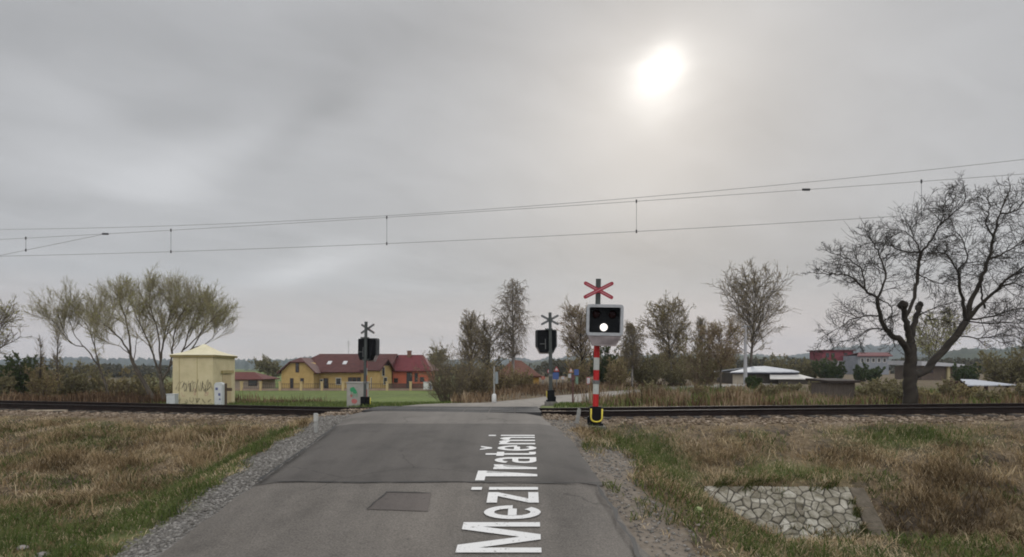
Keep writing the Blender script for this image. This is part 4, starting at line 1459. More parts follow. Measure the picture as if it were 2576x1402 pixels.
# grass and weeds creeping over the rim of the pitching
ex, ey, ez = [], [], []
for i in range(5200):
    k = R.random()
    if k < .5: s_, t_ = R.random(), R.gauss(-.03, .07)
    elif k < .75: s_, t_ = abs(R.gauss(0, .05)) - .03, R.random()
    elif k < .87: s_, t_ = 1.0 - abs(R.gauss(0, .02)) , R.random()
    else: s_, t_ = R.random(), 1 - abs(R.gauss(0, .12))
    if float(vnoise(s_ * 9 + t_ * 4, t_ * 6 + s_ * 2, 15)) < .56: continue
    p = wall_pt(s_, t_, .0)
    ex.append(p.x); ey.append(p.y); ez.append(p.z + .03)
ex, ey, ez = np.array(ex), np.array(ey), np.array(ez)
N_ = len(ex)
blades('rim_grass', ex, ey, .04 + .13 * NR.rand(N_) ** 1.6, .014, .3 + .7 * NR.rand(N_), np.clip(.45 + NR.randn(N_) * .25, 0, 1), OLV, 'weeds and grass creeping over the rim of the stone pitching', dirbias=(0 * ex, 0 * ex - .5), base=ez)
x_ = NR.rand(N_ // 2)
i_ = (x_ * N_).astype(int)
blades('rim_grass', ex[i_] + .03, ey[i_] + .03, .05 + .16 * NR.rand(len(i_)), .012, .4 + .8 * NR.rand(len(i_)), np.clip(.5 + NR.randn(len(i_)) * .3, 0, 1), DRY, 'dry grass hanging over the rim of the stone pitching', dirbias=(0 * x_, 0 * x_ - .6), base=ez[i_])

# ------------------------------------------------------------------ buildings
Y_W = pmat('yellow_render', (.36, .245, .095), (.44, .305, .125), 1.2, .9)
O_W = pmat('orange_render', (.4, .105, .06), (.47, .135, .075), 1.2, .9)
R_T = pmat('brown_red_tiles', (.07, .026, .023), (.10, .038, .033), 1.4, .75, bump=.3, bscale=10)
R_T2 = pmat('wine_red_tiles', (.11, .022, .025), (.15, .033, .036), 1.4, .75)
DKW = pmat('dark_glass', (.012, .013, .016), (.03, .03, .034), 2, .25, spec=.5)
WFR = pmat('window_frame_white', (.5, .48, .42), rough=.6)
BRW = pmat('brown_frame', (.06, .032, .025), rough=.7)
SOF = pmat('eaves_wood', (.045, .022, .016), rough=.8)
CHM = pmat('chimney_brick', (.13, .07, .05), (.18, .1, .07), 5, .9)
FEN = pmat('fence_rail', (.05, .035, .03), rough=.7)
PIN = pmat('plinth_pink', (.24, .17, .13), (.3, .22, .17), 1, .9)
PIR = pmat('pier_yellow', (.4, .3, .15), (.47, .36, .19), 1, .9)


def pol(mb, pts, t, mi=0): mb.slab(pts, t, mi)


def opening(par, name, px0, px1, py0, py1, Y, frame=None, pane=DKW, org=None, fw=.09):
    """a door or window set on a wall that faces us at depth Y"""
    a, b = P(px0, py1, Y), P(px1, py0, Y)
    o_ = org
    mb = MB()
    mb.box(a[0] - o_.x - fw, b[0] - o_.x + fw, a[1] - o_.y - .05, a[1] - o_.y + .1, a[2] - o_.z - fw, b[2] - o_.z + fw)
    w = mb.build(name, frame or WFR, par)
    mb = MB(); mb.box(a[0] - o_.x, b[0] - o_.x, a[1] - o_.y - .08, a[1] - o_.y - .051, a[2] - o_.z, b[2] - o_.z)
    mb.build('pane' if name == 'window' else 'door_leaf', pane, w)
    return w


Z0 = -.95
H1 = thing('yellow_house', 'long yellow house with brown red roof and gabled wings behind the green field', 'house', (-27, 97, Z0))
ORG = H1.location.copy()


def wp(px, py, Y): return Vector(P(px, py, Y)) - ORG


mb = MB()
wl0, wl1 = wp(708, 0, 95).x, wp(789, 0, 95).x
ez = wp(0, 934, 95).z; cz = wp(0, 912, 95).z; rz_ = wp(0, 903, 95).z; mx = (wl0 + wl1) / 2
ca_, cb_ = wl0 + (wl1 - wl0) * .30, wl0 + (wl1 - wl0) * .74
mb.prism([(wl0, -2, 0), (wl1, -2, 0), (wl1, -2, ez), (cb_, -2, cz), (ca_, -2, cz), (wl0, -2, ez)], (0, 10, 0))
x1 = wp(978, 0, 98).x
mb.box(wl1, x1, .8, 10, 0, wp(0, 934, 98).z + .1)
# turned wing at the other end
C0, L0, R0 = wp(955, 0, 92.8), wp(913, 0, 97.2), wp(985, 0, 95.8)
wz = wp(0, 927, 93).z; az = wp(0, 906, 94).z
dC = R0 - C0; dL = L0 - C0
q = [Vector((p.x, p.y, 0)) for p in (C0, R0)]
prof_ = [q[0], q[1], Vector((q[1].x, q[1].y, wz)), (q[0] + q[1]) / 2 + Vector((0, 0, az - .1)), Vector((q[0].x, q[0].y, wz))]
mb.prism(prof_, Vector((dL.x, dL.y, 0)) * 1.25)
mb.build('wall', Y_W, H1)
mb = MB()
ov = .45; tk = .16
fr = -2.7; bk = 8.5; hip = -.6
le = wl0 - .55; re = wl1 + .6
lez = ez - .28
pol(mb, [(le, fr, lez), (le, bk, lez), (mx, bk, rz_ + .25), (mx, hip, rz_ + .25), (ca_ - .1, fr + .1, cz + .12)], tk)
pol(mb, [(re, fr, lez), (re, bk, lez), (mx, bk, rz_ + .25), (mx, hip, rz_ + .25), (cb_ + .1, fr + .1, cz + .12)], tk)
pol(mb, [(ca_ - .12, fr + .08, cz + .1), (cb_ + .12, fr + .08, cz + .1), (mx, hip, rz_ + .22)], tk)
# main roof
fe = -.1
mz = wp(0, 890.5, 103).z; mex = wp(0, 936, 96.8).z
ra, rb = wp(804, 0, 103).x, wp(1000, 0, 103).x
pol(mb, [(wl1 - .6, fe, mex), (x1 + .3, fe, mex), (rb, 6, mz), (ra, 6, mz), (wl1 - 3.4, 1.2, mex + .64)], tk)
pol(mb, [(wl1 - 1, 12.3, mex), (x1 + .3, 12.3, mex), (rb, 6, mz), (ra, 6, mz)], tk)
pol(mb, [(ra, 6, mz - .03), (wl1 - 3.6, 1.0, mex + 1.2), (wl1 - 3.6, 11, mex + 1.2)], tk)
# turned wing roof: near slope and far slope
dl = Vector((dL.x, dL.y, 0)).normalized(); dc = Vector((dC.x, dC.y, 0)).normalized()
rg0 = (q[0] + q[1]) / 2 - dl * .8 + Vector((0, 0, az + .25))
rg1 = rg0 + dl * 9.5
e0 = q[0] - dc * .5 - dl * .7 + Vector((0, 0, wz - .3))
e1 = e0 + dl * 7.0
f0 = q[1] + dc * .5 - dl * .7 + Vector((0, 0, wz - .3))
pol(mb, [e0, e1, rg1, rg0], tk)
pol(mb, [f0, f0 + dl * 7, rg1, rg0], tk)
mb.build('roof', R_T, H1)
mb = MB()    # dark soffit in the gable
g0 = (q[0] + q[1]) / 2 - dl * .08
mb.prism([g0 - dc * 1.05 + Vector((0, 0, az - .85)), g0 + dc * 1.05 + Vector((0, 0, az - .85)), g0 + Vector((0, 0, az - .02))], -dl * .06)
mb.build('gable_boarding', SOF, H1)
for px in (829, 868):
    t_ = .62
    mb = MB()
    z_ = lambda y_: mex + (y_ - fe) / (6 - fe) * (mz - mex)
    xx = wp(px, 0, 99.8).x
    y0, y1 = 2.3, 3.3
    mb.prism([(xx - .32, y0, z_(y0) + .01), (xx + .32, y0, z_(y0) + .01), (xx + .32, y1, z_(y1) + .01), (xx - .32, y1, z_(y1) + .01)], (0, -.05, .09))
    sk = mb.build('skylight', pmat('skylight_glass', (.55, .55, .55), (.6, .6, .6), 2, .25), H1)
o_ = H1.location
opening(H1, 'window', 745, 751, 915, 936, 95, BRW, org=o_)
opening(H1, 'window', 731, 737, 953, 977, 95, BRW, org=o_)
opening(H1, 'window', 757, 763, 953, 962, 95, BRW, org=o_)
opening(H1, 'door', 806, 812, 955, 979, 97.7, WFR, org=o_)
opening(H1, 'door', 816, 824, 953, 979, 97.7, BRW, org=o_)
opening(H1, 'window', 846, 857, 952, 967, 97.7, WFR, org=o_)
for k in range(3): opening(H1, 'window', 877 + 11 * k, 884 + 11 * k, 951, 959, 97.7, BRW, org=o_)
for k in range(1): opening(H1, 'door', 934, 945, 951, 979, 94.9, WFR, org=o_)


def wing_open(name, t0, t1, z0, z1, fr_):
    mb = MB()
    a = q[0] + (q[1] - q[0]) * t0; b = q[0] + (q[1] - q[0]) * t1
    mb.prism([a + Vector((0, 0, z0 - .08)), b + Vector((0, 0, z0 - .08)), b + Vector((0, 0, z1 + .08)), a + Vector((0, 0, z1 + .08))], -dl * .06)
    w = mb.build(name, fr_, H1)
    mb = MB()
    a2, b2 = a.lerp(b, .12) - dl * .061, a.lerp(b, .88) - dl * .061
    mb.prism([a2 + Vector((0, 0, z0)), b2 + Vector((0, 0, z0)), b2 + Vector((0, 0, z1)), a2 + Vector((0, 0, z1))], -dl * .03)
    mb.build('pane', DKW, w)


wing_open('window', .18, .42, 2.2, 3.5, WFR)
wing_open('window', .3, .62, .9, 1.9, WFR)
mb = MB(); mb.tube([(wp(877, 0, 103).x, 6, mz - .1), (wp(877, 0, 103).x, 6, wp(0, 856, 103).z)], .03, 5)
for k in range(4):
    zz = wp(0, 860 + 3 * k, 103).z
    mb.tube([(wp(877, 0, 103).x - .35, 6, zz), (wp(877, 0, 103).x + .35, 6, zz)], .012, 4)
mb.build('antenna', M_GAL, H1)

H2 = thing('orange_house', 'orange house with a wine red roof and brick chimney joined to the yellow one', 'house', (-16.5, 100, Z0))
o2 = H2.location.copy()


def w2(px, py, Y): return Vector(P(px, py, Y)) - o2


mb = MB()
a0, a1 = w2(988, 0, 100).x, w2(1076, 0, 100).x
ez2 = w2(0, 933, 100).z
mb.box(a0, a1, 0, 9, 0, ez2 + .1)
mb.build('wall', O_W, H2)
mb = MB()
rz2 = w2(0, 893, 104.5).z
ra2, rb2 = w2(996, 0, 104.5).x, w2(1064, 0, 104.5).x
pol(mb, [(a0 - .2, -.6, ez2), (a1 + .7, -.6, ez2), (rb2, 4.5, rz2), (ra2, 4.5, rz2)], .16)
pol(mb, [(a0 - .2, 9.6, ez2), (a1 + .7, 9.6, ez2), (rb2, 4.5, rz2), (ra2, 4.5, rz2)], .16)
pol(mb, [(a1 + .7, -.6, ez2 - .01), (a1 + .7, 9.6, ez2 - .01), (rb2, 4.5, rz2 - .01)], .16)
mb.build('roof', R_T2, H2)
mb = MB(); cx_ = w2(1030, 0, 104).x; mb.box(cx_ - .32, cx_ + .32, 3.6, 4.3, rz2 - .6, w2(0, 884, 104).z); mb.box(cx_ - .38, cx_ + .38, 3.55, 4.35, w2(0, 884, 104).z, w2(0, 882.5, 104).z)
mb.build('chimney', CHM, H2)
opening(H2, 'window', 992, 1000, 953, 962, 100, BRW, org=o2)
opening(H2, 'door', 1024, 1036, 938, 976, 100, BRW, org=o2)
opening(H2, 'window', 1044, 1050, 940, 960, 100, BRW, org=o2)
opening(H2, 'window', 1058, 1066, 950, 960, 100, BRW, org=o2)

# garden fence in front of both houses
FY = 90.0
fz = Z0 - .05
fence = thing('garden_fence', 'long garden fence with yellow piers and a low pinkish plinth before the houses', 'fence', (-22, FY, fz))
of = fence.location.copy()


def w3(px, py=0, Y=FY): return Vector(P(px, py, Y)) - of


mb = MB(); mb.box(w3(560).x, w3(1094).x, -.12, .12, -.2, w3(0, 978).z); mb.build('plinth', PIN, fence)
prs = (608, 656, 705, 758, 810, 863, 918, 974, 1033, 1091)
for px in prs:
    mb = MB(); mb.box(w3(px).x - .16, w3(px).x + .16, -.16, .16, -.2, w3(0, 962).z); mb.box(w3(px).x - .21, w3(px).x + .21, -.21, .21, w3(0, 962).z, w3(0, 960).z)
    mb.build('pier', PIR, fence)
for a, b in zip(prs[:-1], prs[1:]):
    mb = MB()
    xa, xb = w3(a).x + .2, w3(b).x - .2
    z0, z1 = w3(0, 978).z, w3(0, 965).z
    mb.box(xa, xb, -.03, .03, z1 - .09, z1 - .03); mb.box(xa, xb, -.03, .03, z0 + .05, z0 + .11)
    dense = a >= 970
    n_ = int((xb - xa) / (.13 if dense else .3))
    for i in range(n_):
        x_ = xa + (xb - xa) * (i + .5) / n_
        w_ = .05 if dense else .014
        mb.box(x_ - w_, x_ + w_, -.02, .02, z0 + .01, z1)
    mb.build('railing_panel', FEN, fence)
# white box by the fence
loc = P(1077, 980, 87)
wb = thing('storage_container', 'white boxy container standing by the garden fence near bare bushes', 'container', loc)
mb = MB(); mb.box(-.62, .62, -.4, .4, 0, 1.02); mb.build('body', M_PW, wb, bevel=.03)
mb = MB(); mb.box(-.67, .67, -.45, .45, 1.02, 1.1); mb.build('lid', M_LG, wb, bevel=.02)
mb = MB(); mb.box(.3, .52, -.42, -.395, .05, .6); mb.build('hatch', pmat('hatch_blue', (.1, .12, .2), rough=.6), wb)

# small house beyond the hut
H3 = thing('bungalow', 'small low house with a red hipped roof seen just beside the yellow hut', 'house', (P(622, 0, 98)[0], 98, Z0))
o3 = H3.location.copy()
w4 = lambda px, py=0, Y=98: Vector(P(px, py, Y)) - o3
mb = MB(); mb.box(w4(570).x, w4(656).x, 0, 6, 0, w4(0, 953).z); mb.build('wall', pmat('bungalow_wall', (.24, .19, .15), (.28, .22, .18), 1, .9), H3)
mb = MB()
e_ = w4(0, 954).z; xa, xb = w4(563).x, w4(665).x; r_ = w4(0, 936, 101).z
pol(mb, [(xa, -.5, e_), (xb, -.5, e_), (w4(640, 0, 101).x, 3, r_), (w4(590, 0, 101).x, 3, r_)], .15)
pol(mb, [(xa, 6.5, e_), (xb, 6.5, e_), (w4(640, 0, 101).x, 3, r_), (w4(590, 0, 101).x, 3, r_)], .15)
pol(mb, [(xb, -.5, e_), (xb, 6.5, e_), (w4(640, 0, 101).x, 3, r_)], .15)
pol(mb, [(xa, -.5, e_), (xa, 6.5, e_), (w4(590, 0, 101).x, 3, r_)], .15)
mb.build('roof', pmat('red_tiles', (.095, .028, .024), (.13, .04, .034), 1.4, .8), H3)
opening(H3, 'window', 626, 646, 957, 970, 98, SOF, org=o3)

# brown roofed house behind the birch
H4 = thing('brown_house', 'house with a low brown pyramid roof and yellow corner wall behind the birch', 'house', (P(1300, 0, 74)[0], 74, -.3))
o4 = H4.location.copy()
w5 = lambda px, py=0, Y=74: Vector(P(px, py, Y)) - o4
mb = MB(); mb.box(w5(1262).x, w5(1342).x, 0, 7, -.5, w5(0, 948).z); mb.build('wall', pmat('brown_wall', (.12, .065, .04), (.16, .09, .055), 1, .9), H4)
mb = MB(); mb.box(w5(1341).x, w5(1356).x, -.15, .9, -.5, w5(0, 950).z); mb.build('corner_wall', pmat('ochre_wall', (.5, .3, .07), (.56, .36, .1), 1, .9), H4)
mb = MB()
e_ = w5(0, 946).z; r_ = w5(0, 905, 77.5).z
A = [(w5(1243).x, -.8, e_), (w5(1362).x, -.8, e_), (w5(1362).x, 7.8, e_), (w5(1243).x, 7.8, e_)]
t0, t1 = (w5(1290, 0, 77.5).x, 3.5, r_), (w5(1312, 0, 77.5).x, 3.5, r_ - .15)
pol(mb, [A[0], A[1], t1, t0], .2); pol(mb, [A[2], A[3], t0, t1], .2); pol(mb, [A[1], A[2], t1], .2); pol(mb, [A[3], A[0], t0], .2)
mb.build('roof', pmat('brown_tiles', (.1, .042, .028), (.14, .06, .04), 1.4, .8), H4)
opening(H4, 'window', 1318, 1332, 955, 968, 74, SOF, org=o4)

# pale roofed shed
ROOFM = pmat('pale_sheet_roof', (.36, .38, .42), (.46, .48, .51), 2, .5, spec=.3)
S1 = thing('pale_shed', 'low shed with a pale metal roof in two steps and cream wall', 'shed', (P(1925, 0, 78)[0], 78, .2))
o5 = S1.location.copy()
w6 = lambda px, py=0, Y=78: Vector(P(px, py, Y)) - o5
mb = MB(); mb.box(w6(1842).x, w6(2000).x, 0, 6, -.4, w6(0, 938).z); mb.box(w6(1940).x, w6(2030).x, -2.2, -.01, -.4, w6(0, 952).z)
mb.build('wall', pmat('shed_wall_shaded', (.055, .047, .038), (.085, .072, .058), 1, .9), S1)  # shadow below the roof put into the dark wall colour
mb = MB()
pol(mb, [(w6(1832).x, -.6, w6(0, 936).z), (w6(2006).x, -.6, w6(0, 935).z), (w6(1995, 0, 81).x, 3, w6(0, 931, 81).z), (w6(1925, 0, 81).x, 3, w6(0, 921, 81).z), (w6(1895, 0, 81).x, 3, w6(0, 922, 81).z)], .12)
pol(mb, [(w6(1832).x, 6.4, w6(0, 936).z), (w6(2006).x, 6.4, w6(0, 935).z), (w6(1995, 0, 81).x, 3, w6(0, 931, 81).z), (w6(1925, 0, 81).x, 3, w6(0, 921, 81).z), (w6(1895, 0, 81).x, 3, w6(0, 922, 81).z)], .12)
mb.build('roof', ROOFM, S1)
mb = MB(); mb.box(w6(1843).x, w6(1870).x, -.03, -.004, -.3, w6(0, 941).z); mb.build('cream_corner', pmat('cream_corner', (.33, .29, .23), (.4, .36, .29), 1, .9), S1)  # corner of the same wall, left cream without the painted-in shadow
mb = MB(); mb.box(w6(1840).x, w6(2004).x, -.56, -.4, w6(0, 941).z, w6(0, 936.5).z); mb.build('fascia', pmat('dark_fascia', (.025, .025, .035), rough=.7), S1)
mb = MB(); pol(mb, [(w6(1932, 0, 76).x, -2.6, w6(0, 953, 75.4).z), (w6(2047, 0, 76).x, -2.6, w6(0, 953, 75.4).z), (w6(2012).x, -.1, w6(0, 942).z), (w6(1936).x, -.1, w6(0, 942).z)], .1)
mb.build('lean_to_roof', pmat('cream_sheet_roof', (.5, .48, .45), (.58, .56, .53), 2, .5), S1)
# dark roofed wooden shed
S2 = thing('wooden_shed', 'weathered board shed with a flat dark roof among the weeds', 'shed', (P(2118, 0, 38)[0], 38, .3))
o6 = S2.location.copy()
w7 = lambda px, py=0, Y=38: Vector(P(px, py, Y)) - o6
mb = MB()
n_ = 13
for i in range(n_):
    xa = w7(2084).x + (w7(2152).x - w7(2084).x) * i / n_
    xb = w7(2084).x + (w7(2152).x - w7(2084).x) * (i + .9) / n_
    mb.box(xa, xb, R.uniform(0, .02), .05, -.3, w7(0, 963).z)
mb.box(w7(2084).x, w7(2152).x, .051, 2.2, -.3, w7(0, 963).z - .02)
mb.build('wall', pmat('grey_boards', (.085, .07, .058), (.13, .108, .092), 6, .95, stretch=(3, 1, .3)), S2)
mb = MB(); mb.prism([(w7(2076).x, -.35, w7(0, 963).z), (w7(2158).x, -.35, w7(0, 963).z), (w7(2158).x, -.35, w7(0, 957.5).z), (w7(2076).x, -.35, w7(0, 957.5).z)], (0, 2.9, .1)); mb.build('roof', pmat('tar_paper', (.022, .016, .014), (.04, .03, .025), 4, .9), S2)
# pale low roof at the edge of the gardens
S3 = thing('pale_canopy', 'open shelter with a pale sheet roof on dark posts among brown shrubs', 'shelter', (P(2470, 0, 50)[0], 50, .3))
o7 = S3.location.copy()
w8 = lambda px, py=0, Y=50: Vector(P(px, py, Y)) - o7
mb = MB(); pol(mb, [(w8(2416).x, -.8, w8(0, 969, 49.2).z), (w8(2536).x, -.8, w8(0, 968, 49.2).z), (w8(2520).x, 3, w8(0, 955, 53).z), (w8(2416, 0, 53).x, 3, w8(0, 954, 53).z)], .08); mb.build('roof', ROOFM, S3)
for px in (2425, 2471, 2525):
    mb = MB(); mb.box(w8(px).x - .09, w8(px).x + .09, -.5, -.3, -.4, w8(0, 967).z); mb.build('post', SOF, S3)
mb = MB(); mb.box(w8(2430).x, w8(2515).x, 2.4, 2.6, -.4, w8(0, 960).z); mb.build('back_wall', SOF, S3)
# red house and long grey block on the rise
S4 = thing('red_house', 'bright red boxy house on the rise beyond the gardens', 'house', (P(2106, 0, 190)[0], 190, 0))
o8 = S4.location.copy()
w9 = lambda px, py=0, Y=190: Vector(P(px, py, Y)) - o8
mb = MB(); mb.box(w9(2068).x, w9(2146).x, 0, 8, -3, w9(0, 883).z); mb.build('wall', pmat('crimson_render', (.14, .024, .033), (.18, .034, .045), .6, .85), S4)
mb = MB(); mb.box(w9(2063).x, w9(2150).x, -.6, 8.6, w9(0, 883).z, w9(0, 880.5).z); mb.build('roof', pmat('dark_red_roof', (.09, .02, .025), rough=.8), S4)
mb = MB(); mb.box(w9(2070).x, w9(2116).x, -1.2, -.01, -3, w9(0, 908).z); mb.build('terrace', pmat('grey_plinth', (.3, .28, .28), rough=.9), S4)
for px in (2078, 2092, 2124): opening(S4, 'window', px, px + 7, 889, 899, 190, BRW, org=o8, fw=.12)
S5 = thing('grey_block', 'long grey white house with a reddish low roof beside the red house', 'house', (P(2196, 0, 180)[0], 180, 0))
o9 = S5.location.copy()
w10 = lambda px, py=0, Y=180: Vector(P(px, py, Y)) - o9
mb = MB(); mb.box(w10(2158).x, w10(2236).x, 0, 8, -3, w10(0, 895).z); mb.build('wall', pmat('grey_render', (.17, .18, .2), (.23, .24, .26), .6, .9), S5)
mb = MB(); pol(mb, [(w10(2152).x, -.8, w10(0, 895.5).z), (w10(2242).x, -.8, w10(0, 895.5).z), (w10(2236, 0, 184).x, 4, w10(0, 887, 184).z), (w10(2160, 0, 184).x, 4, w10(0, 887, 184).z)], .2)
pol(mb, [(w10(2152).x, 8.8, w10(0, 895.5).z), (w10(2242).x, 8.8, w10(0, 895.5).z), (w10(2236, 0, 184).x, 4, w10(0, 887, 184).z), (w10(2160, 0, 184).x, 4, w10(0, 887, 184).z)], .2)
mb.build('roof', pmat('faded_red_roof', (.12, .045, .045), (.16, .06, .06), 1, .85), S5)
for k in range(5): opening(S5, 'window', 2166 + 14 * k, 2172 + 14 * k, 902, 911, 180, WFR, org=o9, fw=.12)
S6 = thing('flat_roof_house', 'low house with a thin pale flat roof seen between the trunks of the walnut tree', 'house', (P(2360, 0, 100)[0], 100, 0))
o10 = S6.location.copy()
w11 = lambda px, py=0, Y=100: Vector(P(px, py, Y)) - o10
mb = MB(); mb.box(w11(2318).x, w11(2404).x, 0, 7, -1, w11(0, 921).z); mb.build('wall', pmat('dun_wall', (.08, .06, .047), (.115, .088, .067), .7, .9), S6)
mb = MB(); mb.prism([(w11(2308).x, -1, w11(0, 920).z), (w11(2416).x, -1, w11(0, 923).z), (w11(2416).x, -1, w11(0, 917).z), (w11(2308).x, -1, w11(0, 909).z)], (0, 9, .2)); mb.build('roof', pmat('pale_flat_roof', (.36, .36, .38), (.42, .42, .43), 1, .7), S6)
mb = MB(); mb.box(w11(2379).x, w11(2386).x, -.4, -.05, -1, w11(0, 922).z); mb.build('porch_post', pmat('porch_yellow', (.33, .28, .16), rough=.9), S6)
opening(S6, 'window', 2332, 2346, 926, 938, 100, BRW, org=o10)

# ------------------------------------------------------------------ posts and far road signs
loc = on_ground(1243, 33.5)
t = thing('slim_post', 'thin grey post with a white foot and narrow plate beside the bare bushes', 'post', loc)
zt = P(0, 922, 33.5)[2] - loc[2]
mb = MB(); mb.tube([(0, 0, .5), (0, 0, zt)], .045, 8); mb.build('pole', M_PG, t)
mb = MB(); mb.tube([(0, 0, -.1), (0, 0, .5), (0, 0, .56)], [.14, .12, .06], 10); mb.build('foot', M_PW, t, smooth=True)
mb = MB(); mb.box(.06, .22, -.06, -.045, zt - .95, zt - .3); mb.build('plate', pmat('plate_grey', (.2, .23, .24), rough=.6), t)
loc = on_ground(1441, 35)
t = thing('rust_brown_post', 'thin rust brown post standing in the grass where the far road bends', 'post', loc)
zt = P(0, 943, 35)[2] - loc[2]
mb = MB(); mb.tube([(0, 0, -.1), (0, 0, zt)], .05, 8); mb.build('pole', pmat('rust_post', (.075, .035, .03), (.11, .055, .045), 10, .8), t)
mb = MB(); mb.box(-.1, .1, -.065, -.05, zt - .3, zt - .02); mb.build('plate', pmat('rust_plate', (.11, .05, .05), rough=.8), t)
loc = on_ground(1875, 74)
t = thing('concrete_mast', 'tall pale concrete mast rising behind the shed with the pale roof', 'mast', loc)
zt = P(0, 818, 74)[2] - loc[2]
mb = MB(); mb.tube([(0, 0, -.2), (0, 0, zt)], [.24, .15], 10); mb.build('shaft', pmat('mast_concrete', (.3, .3, .31), (.36, .36, .37), 2, .9), t)
mb = MB(); mb.box(-.6, .6, -.08, .08, zt - .25, zt - .1); mb.build('cross_arm', M_GAL, t)

S_RED = pmat('sign_red', (.32, .05, .06), rough=.5)
S_WHT = pmat('sign_white', (.42, .42, .42), rough=.5)
S_BLU = pmat('sign_blue', (.05, .09, .24), rough=.5)
S_ORA = pmat('sign_orange', (.38, .18, .11), rough=.5)
S_GRN = pmat('sign_greenish', (.14, .22, .16), rough=.6)


def road_sign(label, px, Y, discs):
    loc = on_ground(px, Y)
    t = thing('road_sign', label, 'road sign', loc)
    tops = []
    for (shape, pyc, w, h, m1, m2, dx) in discs:
        c = Vector(P(px + dx, pyc, Y)) - Vector(loc)
        k = Y / F
        w_, h_ = w * k / 2, h * k / 2
        tops.append(c.z + h_)
        mb = MB()
        if shape == 'round':
            for (s_, y_, mi) in ((1, -.06, 0), (.66, -.075, 1)):
                mb.prism([(c.x + w_ * s_ * math.cos(2 * math.pi * i / 20), y_, c.z + h_ * s_ * math.sin(2 * math.pi * i / 20)) for i in range(20)], (0, .014, 0), mi)
        elif shape == 'tri':
            for (s_, y_, mi) in ((1, -.06, 0), (.55, -.075, 1)):
                mb.prism([(c.x - w_ * s_, y_, c.z - h_ * s_ * .8), (c.x + w_ * s_, y_, c.z - h_ * s_ * .8), (c.x, y_, c.z + h_ * s_)], (0, .014, 0), mi)
        else:
            mb.box(c.x - w_, c.x + w_, -.06, -.045, c.z - h_, c.z + h_, 0)
            mb.box(c.x - w_ * .8, c.x + w_ * .8, -.066, -.0605, c.z - h_ * .8, c.z + h_ * .8, 1)
        mb.build('sign_plate', [m1, m2], t)
    mb = MB(); mb.tube([(0, 0, -.1), (0, 0, max(tops))], .045, 8); mb.build('pole', M_GAL, t)
    return t


road_sign('round red and white road sign by the brown roofed house', 1382, 60, [('round', 934, 11, 11, S_RED, S_WHT, 0)])
road_sign('red triangular warning sign above a blue plate on one post', 1400, 58, [('tri', 929, 15, 15, S_RED, S_WHT, 0), ('square', 946, 15, 17, S_BLU, S_BLU, -2)])
road_sign('orange and white board on a short post at the far road', 1416, 62, [('square', 951, 10, 9, S_ORA, S_WHT, 0)])
road_sign('tall white sign with an orange triangle beside the blue one', 1436, 64, [('tri', 932, 13, 14, S_ORA, S_WHT, 0), ('square', 946, 8, 10, S_WHT, S_WHT, -3)])
road_sign('blue square sign on a greenish post near the dark bare tree', 1450, 60, [('square', 937, 12, 15, S_BLU, S_BLU, 0), ('square', 958, 7, 20, S_GRN, S_GRN, 1)])
road_sign('small red sign low on its post beside the ochre wall', 1366, 62, [('round', 951, 10, 9, S_RED, S_ORA, 0)])
road_sign('small dark red and white marker board behind the lit signal pole', 1480, 58, [('square', 958, 9, 18, S_RED, S_WHT, 0)])

# odds and ends lying about
loc = P(80, 1042, 21.3)
zz = gz1(loc[0], loc[1])
pk = thing('plank', 'pale wooden plank lying on the ballast near the far bend of the rails', 'plank', (loc[0] + .55, loc[1], zz + .02), math.radians(8))
mb = MB(); mb.box(-.62, .62, -.07, .07, 0, .05); mb.build('board', pmat('pale_wood', (.3, .25, .18), (.4, .34, .26), 6, .9, stretch=(.4, 4, 1)), pk, bevel=.006)
M_ROC = pmat('pale_rock', (.2, .18, .16), (.32, .29, .27), 9, .9, bump=.5)
for px, py, Y, r_, lab in ((108, 1364, 8.4, .075, 'pale rounded stone in the grass, middle one of three'), (191, 1368, 8.4, .06, 'pale flat stone in the grass closest to the gravel verge'), (57, 1347, 8.7, .06, 'small pale stone in the grass farthest from the road'),
                           (1757, 1362, 8.6, .03, 'tiny white stone by the gravel below the stone pitching')):
    x_ = (px - CX) / F * Y
    bm = bmesh.new(); bmesh.ops.create_icosphere(bm, subdivisions=2, radius=1)
    for v in bm.verts: v.co = Vector((v.co.x * r_ * 1.3, v.co.y * r_, v.co.z * r_ * .7)) * (1 + R.uniform(-.13, .13))
    me = bpy.data.meshes.new('rock'); bm.to_mesh(me); bm.free()
    o = link_mesh('rock', me, M_ROC); o.location = (x_, Y, gz1(x_, Y) + r_ * .5)
    tag(o, lab, 'stone')
x_, Y = P(1742, 1318, 9.3)[0] + .08, 9.25
bm = bmesh.new(); bmesh.ops.create_icosphere(bm, subdivisions=3, radius=1)
for v in bm.verts: v.co = Vector((v.co.x * .055, v.co.y * .04, v.co.z * .05)) * (1 + .5 * (float(vnoise(v.co.x * 3 + 5, v.co.z * 3 + v.co.y * 2, 3)) - .5))
me = bpy.data.meshes.new('plastic_litter'); bm.to_mesh(me); bm.free()
o = link_mesh('plastic_litter', me, pmat('pale_green_plastic', (.2, .25, .09), (.3, .33, .16), 12, .5)); o.location = (x_, Y, gz1(x_, Y) + .06)
tag(o, 'crumpled pale green plastic bag on the verge by the stone pitching', 'litter')
# ------------------------------------------------------------------ trees
def leafmat(name, cols, tr=.3): return varmat(name, cols, .85, .2, tr)


